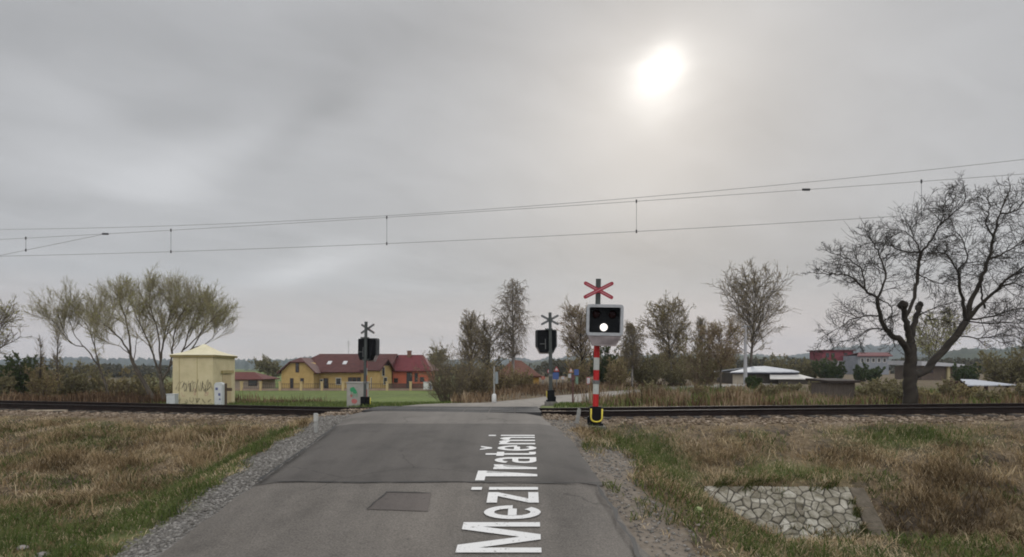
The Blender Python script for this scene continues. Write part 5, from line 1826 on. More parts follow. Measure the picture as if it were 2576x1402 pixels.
BARK = varmat('bark_grey_brown', [(.05, .042, .033), (.085, .072, .058), (.125, .107, .086)])
BARKD = varmat('bark_dark', [(.019, .0165, .014), (.034, .029, .024), (.056, .048, .039)])
BARKB = varmat('bark_birch', [(.10, .09, .08), (.2, .185, .17), (.32, .30, .28)])
TWG = varmat('twig_brown', [(0.0862, 0.069, 0.0529), (0.1437, 0.1173, 0.0874), (0.2127, 0.1748, 0.1323)])
TWR = varmat('twig_reddish', [(0.1326, 0.0936, 0.0686), (0.2184, 0.156, 0.1139), (0.312, 0.2309, 0.1716)])
TWW = varmat('twig_pale_willow', [(0.154, 0.1348, 0.0875), (0.238, 0.209, 0.14), (0.336, 0.297, 0.2063)])
BUD = leafmat('spring_bud', [(0.2346, 0.2372, 0.0805), (0.345, 0.345, 0.1265), (0.4692, 0.46, 0.1955)])
BUDB = leafmat('brown_bud', [(0.1618, 0.1337, 0.0646), (0.2587, 0.2155, 0.1042), (0.3665, 0.3126, 0.1528)])
LEAFG = leafmat('evergreen_leaf', [(0.035, 0.0525, 0.0213), (0.0625, 0.09, 0.035), (0.1063, 0.1375, 0.0525)])
LEAFO = leafmat('olive_leaf', [(0.1326, 0.1217, 0.0655), (0.2184, 0.1981, 0.103), (0.312, 0.2808, 0.1498)])


class Segs:
    def __init__(s):
        s.a, s.b, s.ra, s.rb = [], [], [], []
        s.leaf = []

    def add(s, a, b, ra, rb):
        s.a.append((a.x, a.y, a.z)); s.b.append((b.x, b.y, b.z)); s.ra.append(ra); s.rb.append(rb)

    def mesh(s, name, n, mats, leaf_size=0.0, org=(0, 0, 0), twig_mi=0):
        vs, qs, ts, var, mi, off = [], None, None, [], [], 0
        o = np.array(org)
        if s.a:
            a, b = np.array(s.a) - o, np.array(s.b) - o
            ra, rb = np.array(s.ra), np.array(s.rb)
            d = b - a
            d /= np.maximum(np.linalg.norm(d, axis=1, keepdims=True), 1e-9)
            ref = np.where(np.abs(d[:, 2:3]) > .9, np.array([[1., 0, 0]]), np.array([[0, 0, 1.]]))
            u = np.cross(d, ref); u /= np.linalg.norm(u, axis=1, keepdims=True)
            w = np.cross(d, u)
            N = len(a)
            ring = []
            for k in range(n):
                t = 2 * math.pi * k / n
                e = u * math.cos(t) + w * math.sin(t)
                ring.append((a + e * ra[:, None], b + e * rb[:, None]))
            v = np.zeros((N, 2 * n, 3))
            for k in range(n): v[:, k], v[:, n + k] = ring[k]
            vs.append(v.reshape(-1, 3))
            f = np.array([(k, (k + 1) % n, n + (k + 1) % n, n + k) for k in range(n)])
            qs = (f[None] + (np.arange(N) * 2 * n)[:, None, None]).reshape(-1, 4)
            var.append(np.repeat(np.clip(.5 + NR.randn(N) * .22, 0, 1), 2 * n))
            mi.append(np.full(len(qs), twig_mi)); off = N * 2 * n
        if s.leaf and leaf_size:
            c = np.array(s.leaf) - o
            N = len(c)
            d1 = NR.randn(N, 3); d1 /= np.linalg.norm(d1, axis=1, keepdims=True)
            d2 = np.cross(d1, NR.randn(N, 3)); d2 /= np.linalg.norm(d2, axis=1, keepdims=True)
            sz = leaf_size * (.6 + .8 * NR.rand(N, 1))
            v = np.stack([c - d1 * sz, c + d2 * sz * .45, c + d1 * sz, c - d2 * sz * .45], 1)
            vs.append(v.reshape(-1, 3))
            q2 = np.arange(N * 4).reshape(-1, 4) + off
            qs = q2 if qs is None else np.concatenate([qs, q2])
            var.append(np.repeat(NR.rand(N), 4)); mi.append(np.full(N, len(mats) - 1))
        if not vs: return None
        return np_mesh(name, np.concatenate(vs), quads=qs, var=np.concatenate(var), mi=np.concatenate(mi))


def rvec(): return Vector((R.gauss(0, 1), R.gauss(0, 1), R.gauss(0, 1))).normalized()


def grow(S, p, d, L, r0, r1, n, jit, trop, up=Vector((0, 0, 1))):
    pts = [(p.copy(), r0)]
    d = d.normalized()
    for i in range(n):
        d = (d + rvec() * jit + up * trop).normalized()
        q = p + d * (L / n)
        S.add(p, q, r0 + (r1 - r0) * i / n, r0 + (r1 - r0) * (i + 1) / n)
        p = q
        pts.append((p.copy(), r0 + (r1 - r0) * (i + 1) / n))
    return pts


def along(pts, t):
    k = min(int(t * (len(pts) - 1)), len(pts) - 2)
    f = t * (len(pts) - 1) - k
    return pts[k][0].lerp(pts[k + 1][0], f), (pts[k + 1][0] - pts[k][0]).normalized(), pts[k][1] * (1 - f) + pts[k + 1][1] * f


def side_dir(d, ang):
    w = d.cross(rvec())
    while w.length < 1e-3: w = d.cross(rvec())
    w.normalize()
    return (d * math.cos(ang) + w * math.sin(ang)).normalized()


def ramify(S, pts, lv, cfg, L):
    """side shoots of one limb, then theirs"""
    c = cfg[lv]
    for i in range(c['n']):
        t = c.get('t0', .25) + (1 - c.get('t0', .25)) * ((i + R.random()) / c['n'])
        p, d, r = along(pts, min(t, .999))
        dd = side_dir(d, math.radians(R.uniform(*c['ang'])))
        if c.get('flat'): dd = Vector((dd.x, dd.y, dd.z * .6)).normalized()
        LL = L * c['len'] * R.uniform(.6, 1.2) * (1 - c.get('taper', .4) * t)
        rr = max(min(r * .7, c['r']), c['rmin'])
        q = grow(S, p, dd, LL, rr, c['rmin'], c['seg'], c['jit'], c['trop'])
        if lv + 1 < len(cfg): ramify(S, q, lv + 1, cfg, LL)
        elif S.lf:
            for k in range(S.lf):
                pp, _, _ = along(q, R.random() * .999)
                S.leaf.append(tuple(pp + rvec() * .03))


def haze_twigs(C, c, rad, n, L, r, mode, leaves=1, shell=.35):
    """fine outer twigs of a crown, spread through an ellipsoid about c"""
    c = Vector(c)
    for i in range(n):
        d = rvec()
        k = (shell + (1 - shell) * R.random()) ** .6
        p = c + Vector((d.x * rad[0], d.y * rad[1], d.z * rad[2])) * k * (.74 if mode == 'out' and not leaves else .93)
        if mode == 'up': v = (Vector((d.x, d.y, d.z * .6)) * .55 + Vector((0, 0, .9)) + rvec() * .35)
        elif mode == 'down': v = (Vector((d.x, d.y, 0)) * .25 + Vector((0, 0, -1)) + rvec() * .25)
        else: v = d + rvec() * .55 + Vector((0, 0, .25))
        q = grow(C, p, v, L * R.uniform(.5, 1.2), r, r * .7, 2, .18, 0)
        for j in range(leaves):
            pp, _, _ = along(q, R.random() * .999)
            C.leaf.append(tuple(pp + rvec() * .03))


def tidy(name, label, cat, base, T, C, tn, tmat, cmats, leaf, group=None):
    t = thing(name, label, cat, base, 0, group)
    me = T.mesh('trunk', tn, [tmat], 0, base)
    link_mesh('trunk', me, [tmat], t)
    me = C.mesh('crown', 3, cmats, leaf, base)
    if me: link_mesh('crown', me, cmats, t)
    return t


def catmull(pts, n=4):
    out = []
    P_ = [pts[0]] + pts + [pts[-1]]
    for i in range(1, len(P_) - 2):
        a, b, c, d = P_[i - 1], P_[i], P_[i + 1], P_[i + 2]
        for k in range(n):
            t = k / n
            out.append(.5 * ((2 * b) + (c - a) * t + (2 * a - 5 * b + 4 * c - d) * t * t + (3 * b - a - 3 * c + d) * t ** 3))
    out.append(pts[-1])
    return out


def traced(name, label, cat, limbs, conv, Y, cfg, tmat, cmats, leaf, lf, spread=.12, kink=.0, tn=7, group=None, lumps=()):
    """limbs: lists of (px,py) with radii; each limb leans its own way in depth"""
    T, C = Segs(), Segs()
    T.lf = 0; C.lf = lf
    mb = MB()
    p0 = None
    done = {}
    for li, (pts, r0, r1, dep, grow_t0) in enumerate(limbs):
        px = [conv(*p) for p in pts]
        start = done.get(pts[0])
        Yd = start[1] if start else Y
        w, L_ = [], 0
        for i, (a, b) in enumerate(px):
            if i: L_ += math.hypot(a - px[i - 1][0], b - px[i - 1][1]) / F * Y
            yy = Yd + dep * L_
            w.append(Vector(P(a, b, yy)))
            done[pts[i]] = (w[-1], yy)
        if p0 is None: p0 = w[0].copy()
        ws = catmull(w, 4)
        if kink: ws = [ws[0]] + [v + rvec() * kink for v in ws[1:]]
        rad = [r0 + (r1 - r0) * (i / (len(ws) - 1)) ** .8 for i in range(len(ws))]
        mb.tube(ws, rad, tn)
        q = list(zip(ws, rad))
        tot = sum((ws[i + 1] - ws[i]).length for i in range(len(ws) - 1))
        if grow_t0 is not None:
            c0 = dict(cfg[0]); c0['t0'] = grow_t0
            c0['n'] = max(3, int(c0['n'] * tot * (1 - grow_t0)))
            ramify(C, q, 0, [c0] + cfg[1:], c0.get('Lref', 1.0))
    for (a, b, ra, rb, nn, *md) in lumps:
        ca_, cb_ = conv(a, b), conv(a + ra, b + rb)
        pc = P(*ca_, Y)
        rx_, rz2_ = abs(cb_[0] - ca_[0]) / F * Y, abs(cb_[1] - ca_[1]) / F * Y
        haze_twigs(C, pc, (rx_, rx_ * .9, rz2_), int(nn * (.62 if not md else .5)), *((.8, .005, 'up', 2) if not md else (.62, .0062, 'out', 0, .05)))
    base = (p0.x, p0.y, p0.z)
    t = thing(name, label, cat, base, 0, group)
    tr = mb.build('trunk', tmat, t, smooth=True)
    ca = tr.data.color_attributes.new('var', 'FLOAT_COLOR', 'POINT')
    ca.data.foreach_set('color', np.repeat(np.clip(.5 + NR.randn(len(tr.data.vertices)) * .2, 0, 1).astype(np.float32), 4))
    tr.data.transform(Matrix.Translation(Vector(base)).inverted())
    me = C.mesh('crown', 3, cmats, leaf, base)
    if me: link_mesh('crown', me, cmats, t)
    return t


# --- the big bare walnut tree behind the rails
cz6 = lambda x, y: (1971 + .4634 * x, 409 + .4634 * y)
YT = 24.0
K = []


def limb(pts, r0, r1, dep, t0): K.append((pts, r0, r1, dep, t0))


limb([(690, 1330), (688, 1240), (686, 1150), (688, 1060), (690, 985)], 0.281, 0.199, 0, None)
limb([(690, 985), (678, 920), (662, 850), (650, 775)], 0.134, 0.096, -.15, None)
limb([(690, 985), (700, 920), (716, 850), (735, 785)], 0.143, 0.088, .2, None)
limb([(688, 1060), (640, 970), (600, 945), (560, 905), (525, 830), (512, 735)], 0.143, 0.063, -.35, .5)
limb([(512, 735), (440, 690), (370, 622), (270, 606), (165, 600)], 0.054, 0.012, -.2, .1)
limb([(512, 735), (556, 625), (525, 520), (490, 440), (440, 360)], 0.050, 0.013, .35, .1)
limb([(440, 690), (425, 580), (330, 515), (232, 478)], 0.033, 0.011, .4, .1)
limb([(525, 830), (410, 838), (310, 890), (210, 965)], 0.033, 0.008, -.5, .15)
limb([(560, 905), (470, 905), (380, 960), (270, 975)], 0.026, 0.007, .4, .15)
limb([(512, 735), (580, 775), (590, 850), (596, 930), (600, 1010)], 0.025, 0.011, .25, .2)
limb([(662, 850), (700, 760), (722, 650), (738, 535), (748, 490)], 0.071, 0.058, .3, .4)
limb([(748, 490), (660, 485), (560, 445), (430, 440)], 0.041, 0.011, -.4, .1)
limb([(748, 490), (805, 415), (852, 330), (872, 240), (885, 160)], 0.050, 0.012, .25, .1)
limb([(748, 490), (705, 410), (640, 370), (560, 370)], 0.030, 0.008, .5, .1)
limb([(852, 330), (930, 270), (985, 200), (975, 110)], 0.033, 0.010, -.3, .1)
limb([(738, 535), (800, 520), (860, 500), (900, 470)], 0.021, 0.007, -.6, .15)
limb([(705, 410), (690, 340), (760, 260), (850, 250)], 0.020, 0.007, .1, .1)
limb([(688, 1150), (760, 1140), (830, 1060), (920, 955), (990, 862)], 0.167, 0.132, .25, None)
limb([(990, 862), (975, 770), (955, 640), (945, 590), (885, 500), (790, 488)], 0.084, 0.012, -.45, .3)
limb([(945, 590), (1000, 510), (965, 410), (905, 360)], 0.033, 0.010, -.1, .1)
limb([(990, 862), (1020, 750), (1070, 640), (1112, 530), (1140, 410), (1175, 280), (1235, 120)], 0.116, 0.018, .15, .25)
limb([(990, 862), (1080, 765), (1170, 680), (1250, 605), (1400, 500)], 0.100, 0.018, -.25, .25)
limb([(1112, 530), (1200, 490), (1300, 420), (1400, 330)], 0.050, 0.012, .4, .1)
limb([(1140, 410), (1100, 330), (1120, 240), (1090, 180)], 0.041, 0.011, -.3, .1)
limb([(1175, 280), (1260, 260), (1330, 180), (1380, 120)], 0.037, 0.011, .3, .1)
limb([(1070, 640), (1075, 720), (1090, 790)], 0.025, 0.044, .0, None)
limb([(1020, 850), (1130, 835), (1250, 800), (1380, 790)], 0.041, 0.011, .35, .15)
limb([(990, 862), (1110, 872), (1240, 870), (1370, 890)], 0.033, 0.011, -.35, .15)
limb([(940, 940), (1090, 955), (1190, 932), (1320, 965)], 0.030, 0.008, .1, .2)
limb([(725, 840), (800, 800), (880, 770), (985, 745)], 0.030, 0.008, -.4, .15)
limb([(725, 600), (790, 635), (880, 662), (955, 655)], 0.025, 0.008, .4, .15)
limb([(735, 785), (800, 850), (880, 850), (985, 850)], 0.020, 0.007, .4, .2)
limb([(1170, 680), (1260, 660), (1340, 690), (1420, 680)], 0.033, 0.011, .2, .1)
limb([(1250, 605), (1320, 600), (1400, 620)], 0.030, 0.008, -.4, .1)
wcfg = [dict(n=8.5, ang=(30, 75), len=1.0, Lref=1.0, r=.016, rmin=.0065, seg=4, jit=.14, trop=.05, taper=.45),
        dict(n=6, t0=.2, ang=(28, 65), len=.6, r=.01, rmin=.0055, seg=3, jit=.13, trop=.03, taper=.3),
        dict(n=3, t0=.2, ang=(30, 70), len=.6, r=.008, rmin=.0052, seg=2, jit=.14, trop=.02, taper=.3)]
walnut = traced('walnut_tree', 'large bare spreading tree with dark crooked limbs and two cut stubs', 'tree', K, cz6, YT, wcfg, BARKD, [BARKD], .0, 0, kink=.035, tn=8, lumps=[(a_, b_, c_, d_, e_, 1) for a_, b_, c_, d_, e_ in ((330, 580, 170, 120, 130), (470, 440, 170, 130, 190), (690, 360, 190, 160, 230), (870, 280, 170, 150, 200), (1010, 470, 200, 200, 240), (1190, 300, 200, 220, 280), (1290, 600, 200, 200, 240), (300, 910, 150, 70, 80), (1230, 860, 190, 110, 160), (800, 570, 240, 150, 190), (500, 640, 160, 130, 120), (1330, 420, 160, 200, 200))])
# knobby pollard heads on the stubs
mb = MB()
for (a, b, dep) in ((650, 772, -.15), (736, 782, .2)):
    mb = MB()
    c = Vector(P(*cz6(a, b), YT + dep * 3))
    for k in range(5):
        d = rvec() * .1
        mb.tube([c + d + Vector((0, 0, -.14)), c + d + Vector((0, 0, -.05)), c + d + Vector((0, 0, .06)), c + d + Vector((0, 0, .12))], [.05, .11, .1, .04], 7)
    for k in range(7):
        d = (rvec() + Vector((0, 0, .7))).normalized()
        mb.tube([c, c + d * R.uniform(.15, .4)], [.012, .005], 4)
    o = mb.build('pollard_knob', BARKD, walnut, smooth=True)
    ca = o.data.color_attributes.new('var', 'FLOAT_COLOR', 'POINT'); ca.data.foreach_set('color', np.full(len(o.data.vertices) * 4, .4, np.float32))
    to_local(o)

# --- willows behind the hut
cz1 = lambda x, y: (.2707 * x, 656.5 + .2707 * y)
K = []
limb([(1525, 1330), (1515, 1220), (1500, 1120), (1490, 1050)], 0.172, 0.108, 0, None)
limb([(1490, 1050), (1440, 940), (1400, 800), (1310, 610), (1265, 520)], 0.079, 0.018, -.25, .35)
limb([(1490, 1050), (1500, 850), (1530, 680), (1560, 570), (1620, 400)], 0.073, 0.018, .2, .35)
limb([(1500, 1120), (1580, 970), (1610, 760), (1650, 560), (1740, 420)], 0.073, 0.018, -.1, .35)
limb([(1580, 970), (1700, 830), (1760, 650), (1800, 520), (1840, 420)], 0.059, 0.015, .35, .3)
limb([(1580, 970), (1780, 820), (1880, 660), (1960, 560), (2010, 510)], 0.053, 0.013, -.2, .35)
limb([(1700, 830), (1840, 700), (1930, 540), (1960, 440)], 0.046, 0.012, .1, .3)
limb([(1490, 1050), (1480, 760), (1440, 560), (1390, 420), (1390, 310)], 0.059, 0.015, -.1, .4)
limb([(1500, 850), (1560, 640), (1640, 420), (1640, 300)], 0.040, 0.012, .25, .35)
limb([(1780, 820), (1930, 760), (2010, 680), (2050, 630)], 0.033, 0.009, .3, .3)
icfg = [dict(n=5.5, ang=(18, 58), len=1.0, Lref=2.0, r=.03, rmin=.011, seg=4, jit=.14, trop=.15, taper=.3),
        dict(n=9, t0=.2, ang=(18, 52), len=.55, r=.011, rmin=.006, seg=3, jit=.15, trop=.12, taper=.3),
        dict(n=7, t0=.2, ang=(18, 52), len=.52, r=.007, rmin=.0045, seg=2, jit=.14, trop=.1, taper=.3)]
traced('willow_tree', 'broad many stemmed willow with sprouting crown standing right behind the yellow hut', 'tree', K, cz1, 37.5, icfg, BARK, [TWW, BUD], .027, 2, kink=.03, lumps=[(1390, 340, 140, 140, 420), (1640, 330, 160, 150, 500), (1790, 420, 150, 130, 380), (1950, 500, 160, 150, 460), (2050, 590, 90, 80, 200), (1600, 250, 170, 90, 300), (1560, 470, 200, 140, 420), (1760, 600, 180, 110, 260)])
K = []
limb([(1440, 1320), (1370, 1180), (1290, 1050), (1240, 950), (1215, 880)], 0.158, 0.090, 0, None)
limb([(1215, 880), (1130, 740), (1040, 650), (960, 590)], 0.066, 0.015, -.3, .35)
limb([(1215, 880), (1200, 700), (1165, 520), (1120, 400), (1080, 310)], 0.073, 0.015, .2, .45)
limb([(1165, 520), (1190, 430), (1190, 330)], 0.026, 0.009, .3, .2)
limb([(1215, 880), (1120, 800), (1030, 770), (940, 740)], 0.033, 0.009, .3, .3)
limb([(1240, 950), (1260, 800), (1270, 700), (1240, 600)], 0.033, 0.009, -.3, .4)
traced('willow_tree', 'willow leaning away from the hut with a tall rounded clump on top', 'tree', K, cz1, 39, icfg, BARK, [TWW, BUD], .03, 2, kink=.03, lumps=[(1090, 320, 150, 110, 460), (1010, 400, 110, 90, 260), (1190, 360, 90, 90, 220), (960, 590, 110, 70, 200), (1060, 500, 120, 90, 200)])
K = []
limb([(1010, 1290), (990, 1180), (960, 1090), (925, 1000)], 0.099, 0.066, 0, None)
limb([(925, 1000), (860, 900), (780, 800), (690, 780), (600, 700), (520, 590), (450, 530)], 0.053, 0.012, -.2, .5)
limb([(925, 1000), (890, 850), (850, 700), (800, 590), (780, 500)], 0.053, 0.012, .2, .45)
limb([(960, 1090), (900, 880), (880, 720), (920, 580), (930, 480)], 0.040, 0.012, -.1, .5)
limb([(780, 800), (690, 680), (650, 560), (655, 450)], 0.033, 0.010, .3, .35)
limb([(690, 780), (640, 740), (560, 560), (540, 470)], 0.033, 0.010, -.3, .35)
traced('willow_tree', 'slender willow leaning over the thicket with thin pale shoots', 'tree', K, cz1, 41, icfg, BARK, [TWW, BUD], .027, 2, kink=.03, lumps=[(470, 510, 95, 80, 240), (650, 480, 110, 85, 280), (790, 530, 100, 90, 260), (920, 500, 90, 80, 220), (600, 620, 150, 80, 200)])


# --- trees grown from their height and width
def grown(kind, name, label, px, pytop, Y, wpx, pybase=None, group=None, leafm=None, lf=1, leaf=.07, twm=TWG, cat='tree', dens=1.0, bark=BARK):
    x = (px - CX) / F * Y
    zb_ = gz1(x, Y) - .05 if pybase is None else P(0, pybase, Y)[2]
    H = P(0, pytop, Y)[2] - zb_
    W = wpx / F * Y
    base = (x, Y, zb_)
    T, C = Segs(), Segs()
    T.lf = 0; C.lf = lf
    b = Vector(base)
    s = max(1, Y / 45)
    if kind in ('birch', 'round', 'slim'):
        tr = grow(T, b, Vector((R.uniform(-.04, .04), R.uniform(-.04, .04), 1)), H * .97, H * .016 + .02, .012 * s, 12, .05, .06)
        n = int({'birch': 38, 'round': 28, 'slim': 30}[kind] * dens)
        for i in range(n):
            t = ({'birch': .26, 'round': .3, 'slim': .22}[kind]) + (.97 - .26) * ((i + R.random()) / n) * (1 if kind != 'round' else .95)
            t = min(t, .985)
            p, d, r = along(tr, t)
            if kind == 'birch': env = math.sin(math.pi * min(1, (1 - t) * 1.15 + .06)) ** .8 * .5 + .08
            elif kind == 'slim': env = .5 * (1 - t) ** .6 + .1
            else: env = .62 * math.sin(math.pi * (.12 + .8 * (t - .3) / .7)) + .1
            L = W * env * R.uniform(.75, 1.15)
            ang = {'birch': (35, 65), 'round': (35, 70), 'slim': (25, 45)}[kind]
            dd = side_dir(d, math.radians(R.uniform(*ang)))
            q = grow(T, p, dd, L, min(r * .6, .06), .014 * s, 5, .12, .10 if kind != 'birch' else .06)
            cfg = {'birch': [dict(n=6, ang=(25, 60), len=.55, r=.02, rmin=.012 * s, seg=3, jit=.2, trop=-.12, taper=.3),
                             dict(n=5, ang=(20, 60), len=.75, r=.012, rmin=.009 * s, seg=4, jit=.16, trop=-.34, taper=.2)],
                   'round': [dict(n=7, ang=(25, 65), len=.52, r=.02, rmin=.012 * s, seg=3, jit=.2, trop=.06, taper=.3),
                             dict(n=6, ang=(25, 60), len=.5, r=.012, rmin=.009 * s, seg=2, jit=.2, trop=.04, taper=.2)],
                   'slim': [dict(n=5, ang=(20, 50), len=.5, r=.016, rmin=.011 * s, seg=3, jit=.18, trop=.1, taper=.3),
                            dict(n=5, ang=(20, 50), len=.5, r=.01, rmin=.009 * s, seg=2, jit=.18, trop=.06, taper=.2)]}[kind]
            ramify(C, q, 0, cfg, L)
        k_ = Y / F
        if kind == 'birch':
            for (f_, w_) in ((.97, .07), (.88, .17), (.78, .25), (.68, .34), (.58, .42), (.48, .45), (.4, .36)):
                haze_twigs(C, (x, Y, zb_ + H * f_), (W * w_, W * w_, H * .07), int(420 * w_ * dens + 30), .085 * H, .006 * s, 'down', 1, .1)
        elif kind == 'round':
            for j in range(7):
                a = R.uniform(0, 6.283)
                haze_twigs(C, (x + math.cos(a) * W * .2, Y + math.sin(a) * W * .2, zb_ + H * R.uniform(.52, .84)), (W * .27, W * .27, H * .15), int(120 * dens), .07 * H, .006 * s, 'out', 1, .2)
        else:
            for f_ in (.5, .62, .74, .86):
                haze_twigs(C, (x, Y, zb_ + H * f_), (W * .42 * (1.25 - f_), W * .42 * (1.25 - f_), H * .09), int(110 * dens), .08 * H, .006 * s, 'up', 1, .2)
        return tidy(name, label, cat, base, T, C, 7, bark, [twm, leafm or BUDB], leaf, group)
    # many stemmed shrub
    n = int(40 * dens)
    for i in range(n):
        a = R.uniform(0, 6.283); rr = math.sqrt(R.random()) * .17 * W
        p = b + Vector((math.cos(a) * rr, math.sin(a) * rr * .7, 0))
        out = R.uniform(.05, .8)
        hh = H * R.uniform(.42, 1.08) * (1 - .3 * out)
        d = Vector((math.cos(a) * out, math.sin(a) * out, 1))
        q = grow(T, p, d, hh, .010 * s + .010, .008 * s, 5, .14, .05)
        cfg = [dict(n=6, t0=.1, ang=(20, 60), len=.36, r=.012, rmin=.008 * s, seg=3, jit=.2, trop=.08, taper=.5),
               dict(n=6, t0=.15, ang=(25, 65), len=.5, r=.008, rmin=.0065 * s, seg=2, jit=.22, trop=.04, taper=.2)]
        ramify(C, q, 0, cfg, hh)
    t = thing(name, label, cat, base, 0, group)
    me = T.mesh('stem', 4, [twm], 0, base); link_mesh('stem', me, [twm], t)
    cm = [twm, leafm or BUDB]
    me = C.mesh('foliage', 3, cm, leaf, base); link_mesh('foliage', me, cm, t)
    return t


G = grown
G('round', 'willow_tree', 'bare tree with pale shoots at the far edge of the thicket', -50, 778, 41, 140, lf=2, leaf=.05, leafm=BUD)
# bare bushes and birches between the orange house and the far road
G('bush', 'bare_bush', 'dense brown bush growing where the green field meets the road', 1128, 858, 44, 125, dens=2.0, twm=TWG, lf=1, leaf=.05)
G('bush', 'bare_bush', 'low grey brown bush between the dense bush and the slim post', 1195, 890, 47, 110, dens=1.8, twm=TWG, lf=2, leaf=.06)
G('slim', 'young_tree', 'thin twiggy young tree rising over the dense brown bush', 1184, 785, 52, 135, twm=TWG, lf=2, leaf=.05, dens=1.4)
G('round', 'young_tree', 'small rounded bare tree leaning between the young tree and the birch', 1228, 826, 55, 105, twm=TWG, lf=2, leaf=.05, dens=1.3, leafm=LEAFO)
G('birch', 'birch_tree', 'tall drooping birch with a pale trunk before the brown roofed house', 1287, 706, 56, 105, bark=BARKB, lf=2, leaf=.04, dens=1.1)
G('bush', 'bare_bush', 'reddish brown shrub at the foot of the drooping birch', 1262, 915, 52, 110, dens=1.7, twm=TWR, lf=2, leaf=.07)
G('bush', 'bare_bush', 'brown shrub hiding the wall of the brown roofed house', 1318, 935, 60, 80, dens=1.5, twm=TWR, lf=2, leaf=.08)
G('bush', 'green_bush', 'low bright green bush beside the ochre wall', 1322, 985, 55, 62, dens=.9, leafm=LEAFG, lf=7, leaf=.09)
# trees behind the lit signal
G('round', 'bare_tree', 'dark dense bare tree standing right behind the lit signal', 1468, 786, 68, 100, twm=TWR, lf=3, leaf=.07, bark=BARKD, dens=1.8)
G('bush', 'bare_bush', 'dark tall bush at the foot of the dark tree behind the signal', 1455, 880, 66, 70, dens=1.1, twm=TWR, lf=3, leaf=.09)
G('bush', 'evergreen_bush', 'dark green conifer like bush beside the banded signal pole', 1522, 872, 70, 48, dens=1.0, leafm=LEAFG, lf=6, leaf=.12)
G('birch', 'birch_tree', 'small birch with a white stem beside the banded signal pole', 1590, 815, 66, 70, bark=BARKB, lf=3, leaf=.06, dens=1.3)
G('bush', 'bare_bush', 'tangled brown bush between the lit signal and the small birch', 1552, 905, 63, 85, dens=1.2, twm=TWR, lf=3, leaf=.09)
G('bush', 'olive_bush', 'broad olive brown bush right behind the small birch', 1628, 885, 68, 110, dens=1.4, leafm=LEAFO, lf=4, leaf=.1)
G('round', 'bare_tree', 'rounded tree with brownish buds beyond the small birch', 1692, 783, 74, 115, lf=4, leaf=.08, leafm=BUDB, dens=1.6)
G('slim', 'bare_tree', 'pale slender tree tucked between two broader crowns', 1764, 793, 80, 75, lf=2, leaf=.06, dens=1.2)
G('bush', 'dark_bush', 'tall dark bush with forked stems at the end of the far road', 1765, 845, 62, 100, dens=1.3, twm=TWR, lf=3, leaf=.1, leafm=LEAFO)
G('bush', 'olive_bush', 'olive scrub between the far road and the tall dark bush', 1700, 900, 70, 95, dens=1.2, leafm=LEAFO, lf=4, leaf=.1)
G('round', 'bare_tree', 'short dark tree between the dark bush and the tall airy tree', 1812, 835, 60, 95, twm=TWR, lf=3, leaf=.06, leafm=BUDB, dens=1.4)
G('round', 'airy_tree', 'tall airy bare tree with fine twigs behind the pale roofed shed', 1888, 716, 82, 165, lf=4, leaf=.07, bark=BARK, dens=1.9)
G('bush', 'green_bush', 'small dark green bush against the front of the pale shed', 1895, 944, 60, 52, dens=1.0, leafm=LEAFG, lf=9, leaf=.1)
G('bush', 'olive_bush', 'long olive scrub behind the pale shed', 1960, 893, 100, 150, dens=1.2, leafm=LEAFO, lf=4, leaf=.14)
G('bush', 'green_bush', 'rounded green bush below the red house', 2085, 902, 92, 120, dens=1.2, leafm=LEAFG, lf=8, leaf=.14)
G('bush', 'green_bush', 'grey green bush between the pale shed and the red house', 2032, 905, 96, 80, dens=1.1, leafm=LEAFO, lf=6, leaf=.13)
G('bush', 'green_bush', 'spreading green bush in front of the long grey house', 2180, 918, 88, 150, dens=1.2, leafm=LEAFG, lf=7, leaf=.13)
G('bush', 'olive_bush', 'weedy bush between the wooden shed and the big trunk', 2215, 952, 42, 120, dens=1.2, leafm=LEAFO, lf=3, leaf=.07)
G('round', 'pale_green_tree', 'distant pale green tree seen between the two stems of the walnut tree', 2345, 815, 115, 110, leafm=BUD, lf=5, leaf=.13, dens=1.1)
G('bush', 'green_bush', 'dark green bush beside the thin flat roof', 2425, 912, 78, 80, dens=1.1, leafm=LEAFG, lf=8, leaf=.12)
G('bush', 'olive_bush', 'large olive bush above the open shelter', 2530, 862, 66, 150, dens=1.5, leafm=LEAFO, lf=5, leaf=.11)
G('bush', 'olive_bush', 'bushy brown hedge reaching past the open shelter', 2640, 870, 60, 170, dens=1.4, leafm=LEAFO, lf=4, leaf=.1)
G('bush', 'bare_bush', 'rusty brown shrub under the leaning stem of the walnut tree', 2440, 968, 36, 110, dens=1.2, twm=TWR, lf=3, leaf=.06)
G('bush', 'bare_bush', 'brown shrub beneath the edge of the open shelter', 2555, 972, 38, 100, dens=1.2, twm=TWR, lf=3, leaf=.06)
G('bush', 'bare_bush', 'low brown shrub touching the walnut trunk', 2330, 972, 33, 100, dens=1.1, twm=TWG, lf=2, leaf=.05)
G('bush', 'bare_bush', 'thin reddish shrub in the reeds before the pale shed', 1850, 965, 40, 80, dens=.9, twm=TWR, lf=1, leaf=.05)
G('bush', 'bare_bush', 'twiggy shrub among reeds beyond the far road', 1760, 962, 42, 70, dens=.9, twm=TWR, lf=1, leaf=.05)
